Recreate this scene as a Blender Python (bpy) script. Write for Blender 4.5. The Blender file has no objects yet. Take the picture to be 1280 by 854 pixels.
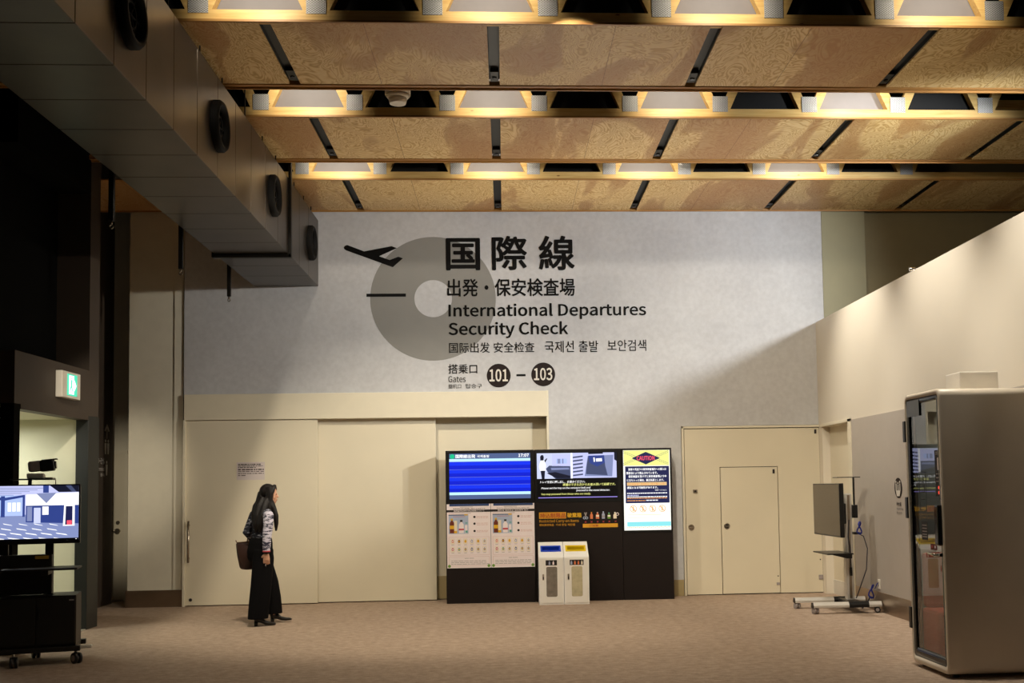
import bpy, bmesh, math, random
from mathutils import Vector, Matrix
random.seed(7)
S = bpy.context.scene
COL = S.collection
R = math.radians

# ---------------------------------------------------------------- camera
cd = bpy.data.cameras.new('camera'); cam = bpy.data.objects.new('camera', cd); COL.objects.link(cam)
yaw, pit, rol = 0.0579273, 0.0606315, -0.0159766
fwd = Vector((math.sin(yaw)*math.cos(pit), math.cos(yaw)*math.cos(pit), math.sin(pit)))
r0 = Vector((math.cos(yaw), -math.sin(yaw), 0)); u0 = r0.cross(fwd)
r1 = r0*math.cos(rol) + u0*math.sin(rol); u1 = -r0*math.sin(rol) + u0*math.cos(rol)
M = Matrix((r1, u1, -fwd)).transposed().to_4x4(); M.translation = (0, 0, 1.55)
cam.matrix_world = M
cd.sensor_width = 36.0; cd.lens = 36.0*1350/1280
cd.shift_x = -(708.58-640)/1280; cd.shift_y = (527.31-427)/1280
cd.clip_start = .05; cd.clip_end = 100
S.camera = cam

# ---------------------------------------------------------------- world, exposure, large lights
w = bpy.data.worlds.new('world'); S.world = w; w.use_nodes = True
w.node_tree.nodes['Background'].inputs[0].default_value = (1.0, .86, .68, 1)
w.node_tree.nodes['Background'].inputs[1].default_value = .02
S.view_settings.view_transform = 'Standard'; S.view_settings.look = 'None'
S.view_settings.gamma = 1; S.view_settings.use_curve_mapping = False
S.view_settings.exposure = 0.0
S.cycles.use_denoising = True
S.cycles.max_bounces = 8
WARM = (1.0, .80, .52); COOL = (.93, .97, 1.0); NEUT = (1.0, .89, .70)

def spot(name, loc, tgt, watt, deg, col, blend=.5, rad=.05):
    l = bpy.data.lights.new(name, 'SPOT'); l.energy = watt; l.spot_size = R(deg); l.spot_blend = blend
    l.color = col; l.shadow_soft_size = rad
    o = bpy.data.objects.new(name, l); COL.objects.link(o); o.location = loc
    o.rotation_euler = (Vector(tgt)-Vector(loc)).to_track_quat('-Z', 'Y').to_euler(); return o
def area(name, loc, tgt, watt, sx, sy, col):
    l = bpy.data.lights.new(name, 'AREA'); l.shape = 'RECTANGLE'; l.size = sx; l.size_y = sy; l.energy = watt; l.color = col
    o = bpy.data.objects.new(name, l); COL.objects.link(o); o.location = loc
    o.rotation_euler = (Vector(tgt)-Vector(loc)).to_track_quat('-Z', 'Y').to_euler(); return o

# cool profile spot over the partition aimed at the wall lettering
spot('sign_spotlight', (6.25, 8.6, 4.66), (1.9, 15.2, 4.1), 1500, 60, COOL, .8, .2)
# warm row lights in the truss gaps, with added fill spots among them
spot('row_and_fill_spot', (-2.2, 10.85, 5.50), (-1.0, 13.8, 0), 560, 84, NEUT, .6, .06)
spot('sign_spotlight', (6.2, 9.4, 4.68), (-4.2, 15.3, 2.7), 1350, 44, (1.0, .93, .80), .9, .09)
spot('row_and_fill_spot', (.4, 8.5, 5.50), (3.5, 15.2, 2.0), 800, 48, NEUT, .8, .10)  # added fill for the dark right corner of the back wall
spot('row_and_fill_spot', (-1.0, 8.5, 5.50), (-4.2, 14.4, .2), 220, 46, NEUT, .8, .10)
spot('row_and_fill_spot', (3.9, 10.6, 5.3), (6.0, 15.2, 4.4), 90, 60, NEUT, .9, .10)  # added to lift the far wall beyond the partition
for x, yy in ((1.0, 8.5), (3.0, 8.5), (-1.2, 8.5)):
    spot('row_and_fill_spot', (x, yy, 5.42), (x*.9, yy+2.6, 0), 200, 92, NEUT, .8, .08)
spot('row_and_fill_spot', (1.0, 10.85, 5.50), (.9, 13.4, 0), 240, 100, NEUT, .8, .08)
for yy in (8.5, 10.85, 13.2):
    spot('partition_washer', (3.1, yy, 5.50), (4.49, yy, 2.6), 410, 70, (1.0, .93, .81), .9, .05)
spot('recess_fill_spot', (-3.0, 7.0, 4.3), (-5.5, 16.0, 1.5), 900, 15, NEUT, 1, .08)  # added lamp below the duct, only there to brighten the left recess
# added fill: spots on the cabinets, an area light for the hall behind the camera
for x in (-.5, .75, 2.0): spot('ceiling_fill_spot', (x, 14.9, 2.12), (x, 14.3, 2.92), 62, 96, NEUT, .6, .05)  # no real lamps here; added to brighten the plywood panels
area('hall_fill_light', (1.0, 1.5, 5.2), (1.0, 4.5, 0), 6, 7, 4, NEUT)  # weak general fill, no particular fixture

# ---------------------------------------------------------------- materials
def lin(h):
    if not isinstance(h, str): return h
    h = h.lstrip('#'); v = [int(h[i:i+2], 16)/255 for i in (0, 2, 4)]
    return tuple((c/12.92 if c <= .04045 else ((c+.055)/1.055)**2.4) for c in v)
def new_mat(name):
    m = bpy.data.materials.new(name); m.use_nodes = True
    nt = m.node_tree; b = nt.nodes['Principled BSDF']; return m, nt, b
def node(nt, t, **kw):
    n = nt.nodes.new(t)
    for k, v in kw.items(): setattr(n, k, v)
    return n
def coords(nt, scale=(1, 1, 1), rand=False):
    tc = node(nt, 'ShaderNodeTexCoord'); mp = node(nt, 'ShaderNodeMapping'); mp.inputs['Scale'].default_value = scale
    src = tc.outputs['Object']
    if rand:
        oi = node(nt, 'ShaderNodeObjectInfo'); vm = node(nt, 'ShaderNodeVectorMath', operation='MULTIPLY')
        cb = node(nt, 'ShaderNodeCombineXYZ')
        for i in range(3): nt.links.new(oi.outputs['Random'], cb.inputs[i])
        vm.inputs[1].default_value = (37, 53, 0); nt.links.new(cb.outputs[0], vm.inputs[0])
        va = node(nt, 'ShaderNodeVectorMath', operation='ADD'); nt.links.new(src, va.inputs[0]); nt.links.new(vm.outputs[0], va.inputs[1]); src = va.outputs[0]
    nt.links.new(src, mp.inputs[0]); return mp.outputs[0]
def noise(nt, vec, scale, detail=4, rough=.5, dist=0):
    n = node(nt, 'ShaderNodeTexNoise'); n.inputs['Scale'].default_value = scale; n.inputs['Detail'].default_value = detail
    n.inputs['Roughness'].default_value = rough; n.inputs['Distortion'].default_value = dist
    nt.links.new(vec, n.inputs['Vector']); return n.outputs['Fac']
def ramp(nt, fac, stops):
    r = node(nt, 'ShaderNodeValToRGB'); e = r.color_ramp.elements
    while len(e) < len(stops): e.new(.5)
    for el, (p, c) in zip(e, stops): el.position = p; el.color = (*lin(c), 1)
    nt.links.new(fac, r.inputs[0]); return r.outputs['Color']
def mix(nt, fac, a, b, mode='MIX'):
    n = node(nt, 'ShaderNodeMix', data_type='RGBA', blend_type=mode)
    if isinstance(fac, (int, float)): n.inputs[0].default_value = fac
    else: nt.links.new(fac, n.inputs[0])
    for s, v in ((n.inputs[6], a), (n.inputs[7], b)):
        if hasattr(v, 'is_linked') or hasattr(v, 'links'): nt.links.new(v, s)
        else: s.default_value = (*lin(v), 1)
    return n.outputs[2]
def bump(nt, b, fac, strength=.2, dist=.01):
    n = node(nt, 'ShaderNodeBump'); n.inputs['Strength'].default_value = strength; n.inputs['Distance'].default_value = dist
    nt.links.new(fac, n.inputs['Height']); nt.links.new(n.outputs[0], b.inputs['Normal'])
def mat(name, c, rough=.6, metal=0, var=.06, scale=6, spec=.5):
    m, nt, b = new_mat(name); c = lin(c)
    f = noise(nt, coords(nt), scale, 3)
    lo = tuple(x*(1-var) for x in c); hi = tuple(min(1, x*(1+var)) for x in c)
    nt.links.new(ramp(nt, f, [(.3, lo), (.7, hi)]), b.inputs['Base Color'])
    b.inputs['Roughness'].default_value = rough; b.inputs['Metallic'].default_value = metal
    b.inputs['Specular IOR Level'].default_value = spec
    return m
def emit(name, c, s=1.0, base='#050505', rough=.3):
    m, nt, b = new_mat(name)
    b.inputs['Base Color'].default_value = (*lin(base), 1); b.inputs['Roughness'].default_value = rough
    b.inputs['Emission Color'].default_value = (*lin(c), 1); b.inputs['Emission Strength'].default_value = s
    return m

MT = {}
MT['white'] = mat('white_paint', '#e6e0d4', .45)
MT['booth'] = mat('booth_shell_white', '#e0d3bf', .4, var=.02)
MT['beige'] = mat('beige_door_paint', '#dad0b8', .42, var=.025, scale=1.5)
MT['beige_trim'] = mat('beige_trim_paint', '#ded5be', .42, var=.02)
MT['column'] = mat('column_paint', '#dbd4c0', .55, var=.03)
MT['partition'] = mat('partition_paint', '#dcd3c2', .6, var=.02, scale=1.2)
MT['wainscot'] = mat('grey_wainscot', '#b3aaa0', .6, var=.02)
MT['dark_wall'] = mat('dark_brown_wall', '#43382e', .6, var=.06, scale=2)
MT['dark_jamb'] = mat('dark_jamb_metal', '#151817', .5, var=.05)
MT['recess_black'] = mat('recess_black', '#080807', .9, spec=.1)
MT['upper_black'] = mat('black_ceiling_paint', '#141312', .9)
MT['far_wall'] = mat('far_brown_wall', '#8a7d5c', .7, var=.03)
MT['olive'] = mat('olive_strip_paint', '#979070', .6, var=.02)
MT['black'] = mat('black_powder_coat', '#17140f', .5, var=.08)
MT['cabinet'] = mat('black_brown_laminate', '#1d1716', .5, var=.05, spec=.2)
MT['plastic_black'] = mat('black_plastic', '#0d0d0e', .35)
MT['gloss_black'] = mat('gloss_black', '#0a0a0b', .12)
MT['steel'] = mat('brushed_steel', '#a59a8a', .33, 1.0, .06, 20)
MT['bronze'] = mat('baseboard_bronze_steel', '#a39180', .38, 1.0, .08, 4)
MT['alu'] = mat('satin_aluminium', '#d6d2ca', .4, .35, .04)
MT['chrome'] = mat('chrome', '#d8d4cc', .15, 1.0, .02)
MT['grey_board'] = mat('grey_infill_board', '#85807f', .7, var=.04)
MT['sign_black'] = mat('sign_vinyl_black', '#0b0a09', .6, spec=.15)
MT['sign_brown'] = mat('sign_vinyl_brown', '#261d1b', .6, spec=.15)
MT['sign_grey'] = mat('sign_vinyl_grey', '#8b8984', .6, var=.02, spec=.2)
MT['sign_white'] = mat('sign_vinyl_white', '#d8d2c8', .5)
MT['paper'] = mat('notice_paper', '#cfc3c0', .7, var=.02)
MT['ink'] = mat('printed_ink', '#4a403c', .7)
MT['beige_base'] = mat('beige_skirting', '#a8966c', .45, var=.03)
MT['room_wall'] = mat('side_room_wall', '#d9d8bf', .6, var=.02)
MT['sill'] = mat('pale_sill', '#b5b0a0', .5)
MT['skin'] = mat('skin', '#d3a184', .5, var=.04)
def hair_mat():
    m, nt, b = new_mat('black_hair'); f = noise(nt, coords(nt, (90, 90, 3)), 1.0, 3, .6)
    nt.links.new(ramp(nt, f, [(.35, '#080605'), (.7, '#1d1512')]), b.inputs['Base Color']); b.inputs['Roughness'].default_value = .5; b.inputs['Specular IOR Level'].default_value = .3
    bump(nt, b, f, .8, .006); return m
MT['hair'] = hair_mat()
MT['trouser'] = mat('black_trousers', '#0d0c0d', .9, var=.1, spec=.1)
MT['boot'] = mat('black_leather', '#0c0a09', .3)
MT['bag'] = mat('brown_bag', '#3a221a', .5, var=.1)
MT['bag_trim'] = mat('tan_bag_trim', '#6a4a32', .45)
MT['red_seat'] = mat('red_upholstery', '#b84a3c', .8, var=.08, scale=40)
MT['blue'] = mat('blue_plastic', '#1c46c8', .35)
MT['blue_dark'] = mat('dark_blue_plastic', '#0c1f70', .4)
MT['yellow'] = mat('yellow_plastic', '#e8c812', .35)
MT['olive_dark'] = mat('yellow_inside', '#9a8838', .5)
MT['bin'] = mat('bin_white_steel', '#f4f2ee', .35, var=.02)
MT['bin_door'] = mat('bin_door_steel', '#eae6de', .35, var=.02)
MT['win_grey'] = mat('bin_window_grey', '#7d756b', .25, var=.15, scale=18)
MT['win_pale'] = mat('bin_window_pale', '#bdb393', .25, var=.12, scale=18)
MT['cable'] = mat('dark_cable', '#2a2a38', .5)
MT['cable_blue'] = mat('blue_cable', '#2433a0', .4)
MT['bronze_wood'] = mat('red_brown_soffit', '#8a5530', .6)
MT['lining'] = mat('grey_acoustic_lining', '#8e908a', .9, var=.03)
MT['vent'] = mat('matt_black_vent', '#0c0b0a', .7, spec=.15)
MT['cork'] = mat('yellow_label', '#b58a2a', .5)
MT['tv_off'] = mat('blank_screen', '#4c4136', .22, var=.01, spec=.6)
def flat(key, c, rough=.6): MT[key] = mat(key, c, rough, var=.02); return MT[key]
flat('print_white', '#efe3e4'); flat('print_black', '#1c1414'); flat('print_blue', '#2b4170'); flat('print_sky', '#a9b6cf')
flat('print_pink', '#d9b9b4'); flat('print_red', '#c2444c'); flat('print_brown', '#6e2a12'); flat('print_yellow', '#e2b01c')
flat('print_green', '#6f9a3a'); flat('print_teal', '#5fa59a'); flat('print_cream', '#e9dcc4'); flat('print_grey', '#9a918e')
flat('print_orange', '#d87a4a'); flat('print_gold', '#d49a1e'); flat('print_goldred', '#a8401c'); flat('print_lilac', '#9aa0b8')

def wood_floor():
    m, nt, b = new_mat('brown_carpet')
    f = noise(nt, coords(nt, (.8, 7.0, 1)), 3.2, 6, .7)
    f2 = noise(nt, coords(nt, (7.0, 9.0, 1)), 1.5, 5, .75)
    f3 = noise(nt, coords(nt), 120, 2, .6)
    c = ramp(nt, f, [(.25, '#8c7868'), (.75, '#b39d88')]); c2 = ramp(nt, f2, [(.32, '#6a574a'), (.66, '#d0baa4')])
    c3 = ramp(nt, f3, [(.3, '#6a594c'), (.7, '#c8b29e')])
    nt.links.new(mix(nt, .35, mix(nt, .55, c, c2), c3), b.inputs['Base Color'])
    b.inputs['Roughness'].default_value = .9; b.inputs['Specular IOR Level'].default_value = .15
    bump(nt, b, f3, .35, .004); return m
MT['carpet'] = wood_floor()
def wall_grey():
    m, nt, b = new_mat('grey_plaster')
    v = coords(nt); f = noise(nt, v, 1.6, 6, .6); f2 = noise(nt, v, 14, 5, .6)
    c = ramp(nt, f, [(.3, '#b9b8b9'), (.7, '#c8c8c9')]); c2 = ramp(nt, f2, [(.35, '#b1b0b1'), (.65, '#cbcbcc')])
    nt.links.new(mix(nt, .35, c, c2), b.inputs['Base Color']); b.inputs['Roughness'].default_value = .75
    bump(nt, b, f2, .06, .004); return m
MT['grey_wall'] = wall_grey()
def plywood():
    m, nt, b = new_mat('plywood')
    f = noise(nt, coords(nt, (1.5, .8, 1), True), 1.5, 3, .5, 1.6)
    wv = node(nt, 'ShaderNodeMath', operation='MULTIPLY'); nt.links.new(f, wv.inputs[0]); wv.inputs[1].default_value = 130
    sn = node(nt, 'ShaderNodeMath', operation='SINE'); nt.links.new(wv.outputs[0], sn.inputs[0])
    ma = node(nt, 'ShaderNodeMath', operation='MULTIPLY_ADD'); nt.links.new(sn.outputs[0], ma.inputs[0]); ma.inputs[1].default_value = .5; ma.inputs[2].default_value = .5
    fig = ramp(nt, ma.outputs[0], [(0.0, '#f2d8a0'), (.55, '#ebcb8c'), (.85, '#d4ae6c'), (1.0, '#c79c5a')])
    f2 = noise(nt, coords(nt, (1.5, .4, 1), True), .8, 4, .45, 1.2)
    patch = ramp(nt, f2, [(.50, (0, 0, 0)), (.545, (.8, .8, .8)), (.66, (1, 1, 1))])
    dark = mix(nt, .70, fig, '#a05e26')
    col = mix(nt, patch, fig, dark)
    n3 = noise(nt, coords(nt, (3, 30, 1), True), 5, 5, .6)
    col = mix(nt, .2, col, ramp(nt, n3, [(.3, '#b4823e'), (.7, '#f0d69c')]))
    nt.links.new(col, b.inputs['Base Color']); b.inputs['Roughness'].default_value = .5; return m
MT['plywood'] = plywood()
def timber(name, lo, hi, axis_scale):
    m, nt, b = new_mat(name)
    f = noise(nt, coords(nt, axis_scale, True), 4, 5, .6, .4)
    c = ramp(nt, f, [(.3, lo), (.65, hi)])
    vo = node(nt, 'ShaderNodeTexVoronoi'); vo.inputs['Scale'].default_value = 2.6; nt.links.new(coords(nt, (1, 1, 2.6), True), vo.inputs['Vector'])
    k = ramp(nt, vo.outputs['Distance'], [(.03, (1, 1, 1)), (.07, (0, 0, 0))])
    nt.links.new(mix(nt, k, c, '#8a5a2a'), b.inputs['Base Color']); b.inputs['Roughness'].default_value = .5; return m
MT['timber'] = timber('pine_timber', '#d3a65c', '#e6c27c', (.6, 9, 9))
MT['batten'] = timber('ply_edge', '#9a6a30', '#b78748', (.6, 9, 9))
def plate():
    m, nt, b = new_mat('toothed_nail_plate')
    v = coords(nt)
    sx = node(nt, 'ShaderNodeSeparateXYZ'); nt.links.new(v, sx.inputs[0])
    def s(out, k):
        a = node(nt, 'ShaderNodeMath', operation='MULTIPLY'); nt.links.new(out, a.inputs[0]); a.inputs[1].default_value = k
        q = node(nt, 'ShaderNodeMath', operation='SINE'); nt.links.new(a.outputs[0], q.inputs[0]); return q.outputs[0]
    p = node(nt, 'ShaderNodeMath', operation='MULTIPLY'); nt.links.new(s(sx.outputs[0], 240), p.inputs[0]); nt.links.new(s(sx.outputs[2], 330), p.inputs[1])
    nt.links.new(ramp(nt, p.outputs[0], [(.1, '#c9c7c4'), (.5, '#77736e')]), b.inputs['Base Color'])
    b.inputs['Metallic'].default_value = .55; b.inputs['Roughness'].default_value = .5
    bump(nt, b, p.outputs[0], .5, .004); return m
MT['plate'] = plate()
def duct_metal():
    m, nt, b = new_mat('duct_coated_steel')
    f = noise(nt, coords(nt, (1, 1, 1)), 1.6, 3, .5)
    nt.links.new(ramp(nt, f, [(.3, '#4b443c'), (.7, '#5a5148')]), b.inputs['Base Color'])
    b.inputs['Metallic'].default_value = .85; b.inputs['Roughness'].default_value = .34; return m
MT['duct'] = duct_metal()
def glass():
    m, nt, b = new_mat('door_glass')
    nt.nodes.remove(b); out = nt.nodes['Material Output']
    t = node(nt, 'ShaderNodeBsdfTransparent'); t.inputs[0].default_value = (.92, .93, .92, 1)
    g = node(nt, 'ShaderNodeBsdfGlossy'); g.inputs['Roughness'].default_value = .01
    fr = node(nt, 'ShaderNodeFresnel'); fr.inputs[0].default_value = 2.7
    mx = node(nt, 'ShaderNodeMixShader'); ge = node(nt, 'ShaderNodeNewGeometry'); iv = node(nt, 'ShaderNodeMath', operation='SUBTRACT'); iv.inputs[0].default_value = 1; nt.links.new(ge.outputs['Backfacing'], iv.inputs[1]); ml = node(nt, 'ShaderNodeMath', operation='MULTIPLY'); nt.links.new(fr.outputs[0], ml.inputs[0]); nt.links.new(iv.outputs[0], ml.inputs[1]); nt.links.new(ml.outputs[0], mx.inputs[0]); nt.links.new(t.outputs[0], mx.inputs[1]); nt.links.new(g.outputs[0], mx.inputs[2])
    nt.links.new(mx.outputs[0], out.inputs['Surface']); return m
MT['glass'] = glass()
def knit():
    m, nt, b = new_mat('striped_knit')
    v = coords(nt, (1, 1, 1)); sx = node(nt, 'ShaderNodeSeparateXYZ'); nt.links.new(v, sx.inputs[0])
    n1 = noise(nt, coords(nt, (7, 7, 34)), 1.6, 4, .7)
    n2 = noise(nt, coords(nt, (2, 2, 30)), 1.0, 2, .5)
    a = node(nt, 'ShaderNodeMath', operation='ADD'); nt.links.new(n1, a.inputs[0]); nt.links.new(n2, a.inputs[1])
    nt.links.new(ramp(nt, a.outputs[0], [(.86, '#141726'), (1.0, '#2d3348'), (1.06, '#b4b4c0'), (1.2, '#d6d4dc')]), b.inputs['Base Color'])
    r = nt.nodes[-1]
    b.inputs['Roughness'].default_value = .9; return m
def knit2(name, lo, hi, thr):
    m, nt, b = new_mat(name)
    n1 = noise(nt, coords(nt, (9, 9, 30)), 1.5, 4, .7)
    nt.links.new(ramp(nt, n1, [(thr-.05, lo), (thr+.03, hi)]), b.inputs['Base Color']); b.inputs['Roughness'].default_value = .9; return m
MT['knit'] = knit2('dark_striped_knit', '#121523', '#9a9ba8', .60)
MT['sleeve'] = knit2('pale_sleeve_knit', '#20233a', '#cfcad8', .49)
# screens
E_ = {}
def em(k, c, s): E_[k] = emit('screen_'+k, c, s); return E_[k]
em('blue', '#1234f0', 1.1); em('blue2', '#0a22d8', 1.0); em('cyan', '#c8f4ff', 1.1); em('head', '#5a6c9c', .9); em('white', '#ffffff', 1.25); em('green', '#19c890', 1.0)
em('black', '#030308', .5); em('violet', '#9a8ae0', 1.0); em('pale', '#cfd6f4', 1.1); em('slate', '#4c5578', .9); em('dusk', '#1d2036', .7); em('mid', '#8a94c0', 1.0)
em('yellow', '#fffbb8', 1.2); em('navy', '#272c5c', .8); em('red', '#ff5a70', 1.1); em('gold', '#e8c890', 1.1); em('aqua', '#90e8ee', 1.1); em('orange', '#e8a060', 1.1)
em('cream', '#fffdf0', 1.25); em('lemon', '#f4f490', 1.1); em('skyl', '#b4c8ff', 1.1); em('floor', '#8f9ccf', .95); em('hall', '#3c50a0', .8); em('lilac', '#c8ccf8', 1.1)
em('exit', '#4af0c0', 1.0); em('exit_white', '#eafff6', 2.2); em('lamp', '#fffbe8', 6.0); em('booth_lamp', '#fff6e6', 1.6); em('led', '#e83a20', 1.5)

# ---------------------------------------------------------------- mesh helpers
class MB:
    def __init__(s): s.bm = bmesh.new(); s.mats = []
    def mi(s, m):
        if m not in s.mats: s.mats.append(m)
        return s.mats.index(m)
    def _tag(s, faces, m, smooth=False):
        i = s.mi(m)
        for f in faces: f.material_index = i; f.smooth = smooth
    def box(s, x0, x1, y0, y1, z0, z1, m, bev=0, rot=None):
        g = bmesh.ops.create_cube(s.bm, size=1); vs = g['verts']
        for v in vs: v.co = Vector(((x0+x1)/2+v.co.x*(x1-x0), (y0+y1)/2+v.co.y*(y1-y0), (z0+z1)/2+v.co.z*(z1-z0)))
        fs = set(f for v in vs for f in v.link_faces)
        if bev:
            es = list(set(e for v in vs for e in v.link_edges))
            r = bmesh.ops.bevel(s.bm, geom=es, offset=bev, segments=2, affect='EDGES', profile=.5)
            fs = set(f for f in r['faces']) | set(f for f in fs if f.is_valid)
            vs = list(set(v for f in fs for v in f.verts))
            fs = set(f for v in vs for f in v.link_faces)
        if rot is not None:
            c = Vector(((x0+x1)/2, (y0+y1)/2, (z0+z1)/2))
            for v in set(v for f in fs for v in f.verts): v.co = c + rot @ (v.co-c)
        s._tag(fs, m); return s
    def cyl(s, a, b, ra, m, rb=None, seg=16, cap=True):
        a = Vector(a); b = Vector(b); rb = ra if rb is None else rb; d = (b-a).normalized()
        n = d.orthogonal().normalized(); t = d.cross(n); A = []; B = []
        for i in range(seg):
            an = 2*math.pi*i/seg; q = n*math.cos(an)+t*math.sin(an)
            A.append(s.bm.verts.new(a+q*ra)); B.append(s.bm.verts.new(b+q*rb))
        fs = [s.bm.faces.new((A[i], A[(i+1) % seg], B[(i+1) % seg], B[i])) for i in range(seg)]
        s._tag(fs, m, True)
        if cap: s._tag([s.bm.faces.new(A[::-1]), s.bm.faces.new(B)], m)
        return s
    def tube(s, pts, r, m, seg=8):
        pts = [Vector(p) for p in pts]; rs = r if isinstance(r, (list, tuple)) else [r]*len(pts); rings = []
        n = None
        for i, p in enumerate(pts):
            d = (pts[min(i+1, len(pts)-1)]-pts[max(i-1, 0)]).normalized()
            n = d.orthogonal().normalized() if n is None else (n-d*n.dot(d)).normalized()
            t = d.cross(n); rings.append([s.bm.verts.new(p+(n*math.cos(2*math.pi*k/seg)+t*math.sin(2*math.pi*k/seg))*rs[i]) for k in range(seg)])
        return s._loft(rings, m)
    def _loft(s, rings, m, cap=True):
        n = len(rings[0]); fs = []
        for A, B in zip(rings, rings[1:]):
            for i in range(n): fs.append(s.bm.faces.new((A[i], A[(i+1) % n], B[(i+1) % n], B[i])))
        s._tag(fs, m, True)
        if cap: s._tag([s.bm.faces.new(rings[0][::-1]), s.bm.faces.new(rings[-1])], m)
        return s
    def loft(s, rings, m, cap=True): return s._loft([[s.bm.verts.new(p) for p in r] for r in rings], m, cap)
    def prism(s, poly, a, b, m, axis='y', smooth=False):
        # poly: list of 2D points; extruded along axis between a and b
        def P(p, q):
            if axis == 'y': return (p[0], q, p[1])
            if axis == 'x': return (q, p[0], p[1])
            return (p[0], p[1], q)
        A = [s.bm.verts.new(P(p, a)) for p in poly]; B = [s.bm.verts.new(P(p, b)) for p in poly]; n = len(poly)
        fs = [s.bm.faces.new((A[i], A[(i+1) % n], B[(i+1) % n], B[i])) for i in range(n)]
        s._tag(fs, m, smooth); s._tag([s.bm.faces.new(A[::-1]), s.bm.faces.new(B)], m); return s
    def sphere(s, c, r, m, seg=16, sc=(1, 1, 1)):
        g = bmesh.ops.create_uvsphere(s.bm, u_segments=seg, v_segments=max(6, seg*3//4), radius=1)
        for v in g['verts']: v.co = Vector(c)+Vector((v.co.x*r*sc[0], v.co.y*r*sc[1], v.co.z*r*sc[2]))
        s._tag(set(f for v in g['verts'] for f in v.link_faces), m, True); return s
    def ring(s, c, ro, ri, y0, y1, m, seg=48, axis='y'):
        rings = []
        def P(r, a, q):
            u, v_ = r*math.cos(a), r*math.sin(a)
            return (c[0]+u, q, c[1]+v_) if axis == 'y' else (q, c[0]+u, c[1]+v_)
        V = [[s.bm.verts.new(P(r, 2*math.pi*i/seg, q)) for i in range(seg)] for r, q in ((ro, y0), (ro, y1), (ri, y1), (ri, y0))]
        fs = []
        for k in range(4):
            A, B = V[k], V[(k+1) % 4]
            for i in range(seg): fs.append(s.bm.faces.new((A[i], A[(i+1) % seg], B[(i+1) % seg], B[i])))
        s._tag(fs, m); return s
    def disc(s, c, r, y0, y1, m, seg=32, axis='y', sx=1):
        return s.prism([(c[0]+r*sx*math.cos(2*math.pi*i/seg), c[1]+r*math.sin(2*math.pi*i/seg)) for i in range(seg)], y0, y1, m, axis)
    def xform(s, mtx): bmesh.ops.transform(s.bm, matrix=mtx, verts=s.bm.verts); return s
    def mesh(s, name):
        bmesh.ops.recalc_face_normals(s.bm, faces=s.bm.faces)
        me = bpy.data.meshes.new(name); s.bm.to_mesh(me); s.bm.free()
        for m in s.mats: me.materials.append(m)
        return me
    def build(s, name, parent=None, label=None, kind=None):
        o = bpy.data.objects.new(name, s.mesh(name)); COL.objects.link(o); put(o, parent)
        if label: o['label'] = label
        if kind: o['kind'] = kind
        return o
def put(o, parent):
    if parent is not None:
        q = parent; off = Vector((0, 0, 0)); mw = Matrix.Identity(4); ch = []
        while q is not None: ch.append(q); q = q.parent
        for q in reversed(ch): mw = mw @ q.matrix_parent_inverse @ q.matrix_basis
        o.parent = parent; o.matrix_parent_inverse = mw.inverted()
def thing(name, label, cat, loc=(0, 0, 0), group=None):
    o = bpy.data.objects.new(name, None); COL.objects.link(o); o.location = loc; o.empty_display_size = .1
    return tag(o, label, cat, group)
def tag(o, label, cat, group=None, kind=None):
    o['label'] = label; o['category'] = cat
    if group: o['group'] = group
    if kind: o['kind'] = kind
    return o
def origin(o, p):
    p = Vector(p); o.data.transform(Matrix.Translation(-p)); o.location = p; return o
def copy_tree(o, dx, parent=None):
    c = o.copy(); COL.objects.link(c)
    if parent is None: c.location = o.location + Vector(dx)
    else: c.parent = parent; c.matrix_parent_inverse = parent_inv(parent, o)
    for ch in list(o.children): copy_tree(ch, dx, c)
    return c
def parent_inv(p, o): return o.matrix_parent_inverse.copy()

import os
try: LATIN = bpy.data.fonts.load(os.path.join(bpy.utils.system_resource('DATAFILES'), 'fonts', 'Noto Sans CJK Regular.woff2'))
except Exception: LATIN = None
def glyphs(body, bold=0, spacing=1.0, shear=0):
    c = bpy.data.curves.new('t', 'FONT'); c.body = body; c.space_character = spacing; c.shear = shear; c.resolution_u = 3
    if LATIN is not None and all(ord(ch) < 128 for ch in body): c.font = LATIN
    o = bpy.data.objects.new('t', c); COL.objects.link(o); bpy.context.view_layer.update()
    me = bpy.data.meshes.new_from_object(o.evaluated_get(bpy.context.evaluated_depsgraph_get()))
    bpy.data.objects.remove(o); bpy.data.curves.remove(c); return me
def text(mb, body, x0, x1, z0, z1, y, m, bold=0, axis='y', thick=.003, spacing=1.0, rot=0, flip=1, shear=0):
    """lettering filling the box (x0..x1, z0..z1) on the plane y (facing -y) or, axis 'x', on the plane x=y (facing +x, or -x with flip -1)"""
    me = glyphs(body, bold, spacing, shear); V = [v.co.copy() for v in me.vertices]
    latin = all(ord(ch) < 128 for ch in body)
    r_ = bold*(1.0 if max(v.y for v in V) > .5 else .35)
    xs = [v.x for v in V]; ys = [v.y for v in V]; ax, bx, ay, by = min(xs)-r_, max(xs)+r_, min(ys)-r_, max(ys)+r_
    idx = mb.mi(m); stamps = [(0, 0)]
    if r_ > .004: stamps = [(r_*math.cos(k*math.pi/4), r_*math.sin(k*math.pi/4)) for k in range(8)]
    elif r_: stamps = [(-r_, 0), (r_, 0)]
    for n, (ox, oy) in enumerate(stamps):
        vs = []
        for v in V:
            u = x0+(v.x+ox-ax)/(bx-ax)*(x1-x0); h = z0+(v.y+oy-ay)/(by-ay)*(z1-z0); tk = thick+n*.00002
            vs.append(mb.bm.verts.new((u, y-tk, h) if axis == 'y' else (y+flip*tk, u, h)))
        for p in me.polygons:
            try:
                f = mb.bm.faces.new([vs[i] for i in p.vertices]); f.material_index = idx
            except ValueError: pass
    bpy.data.meshes.remove(me); return mb
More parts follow.
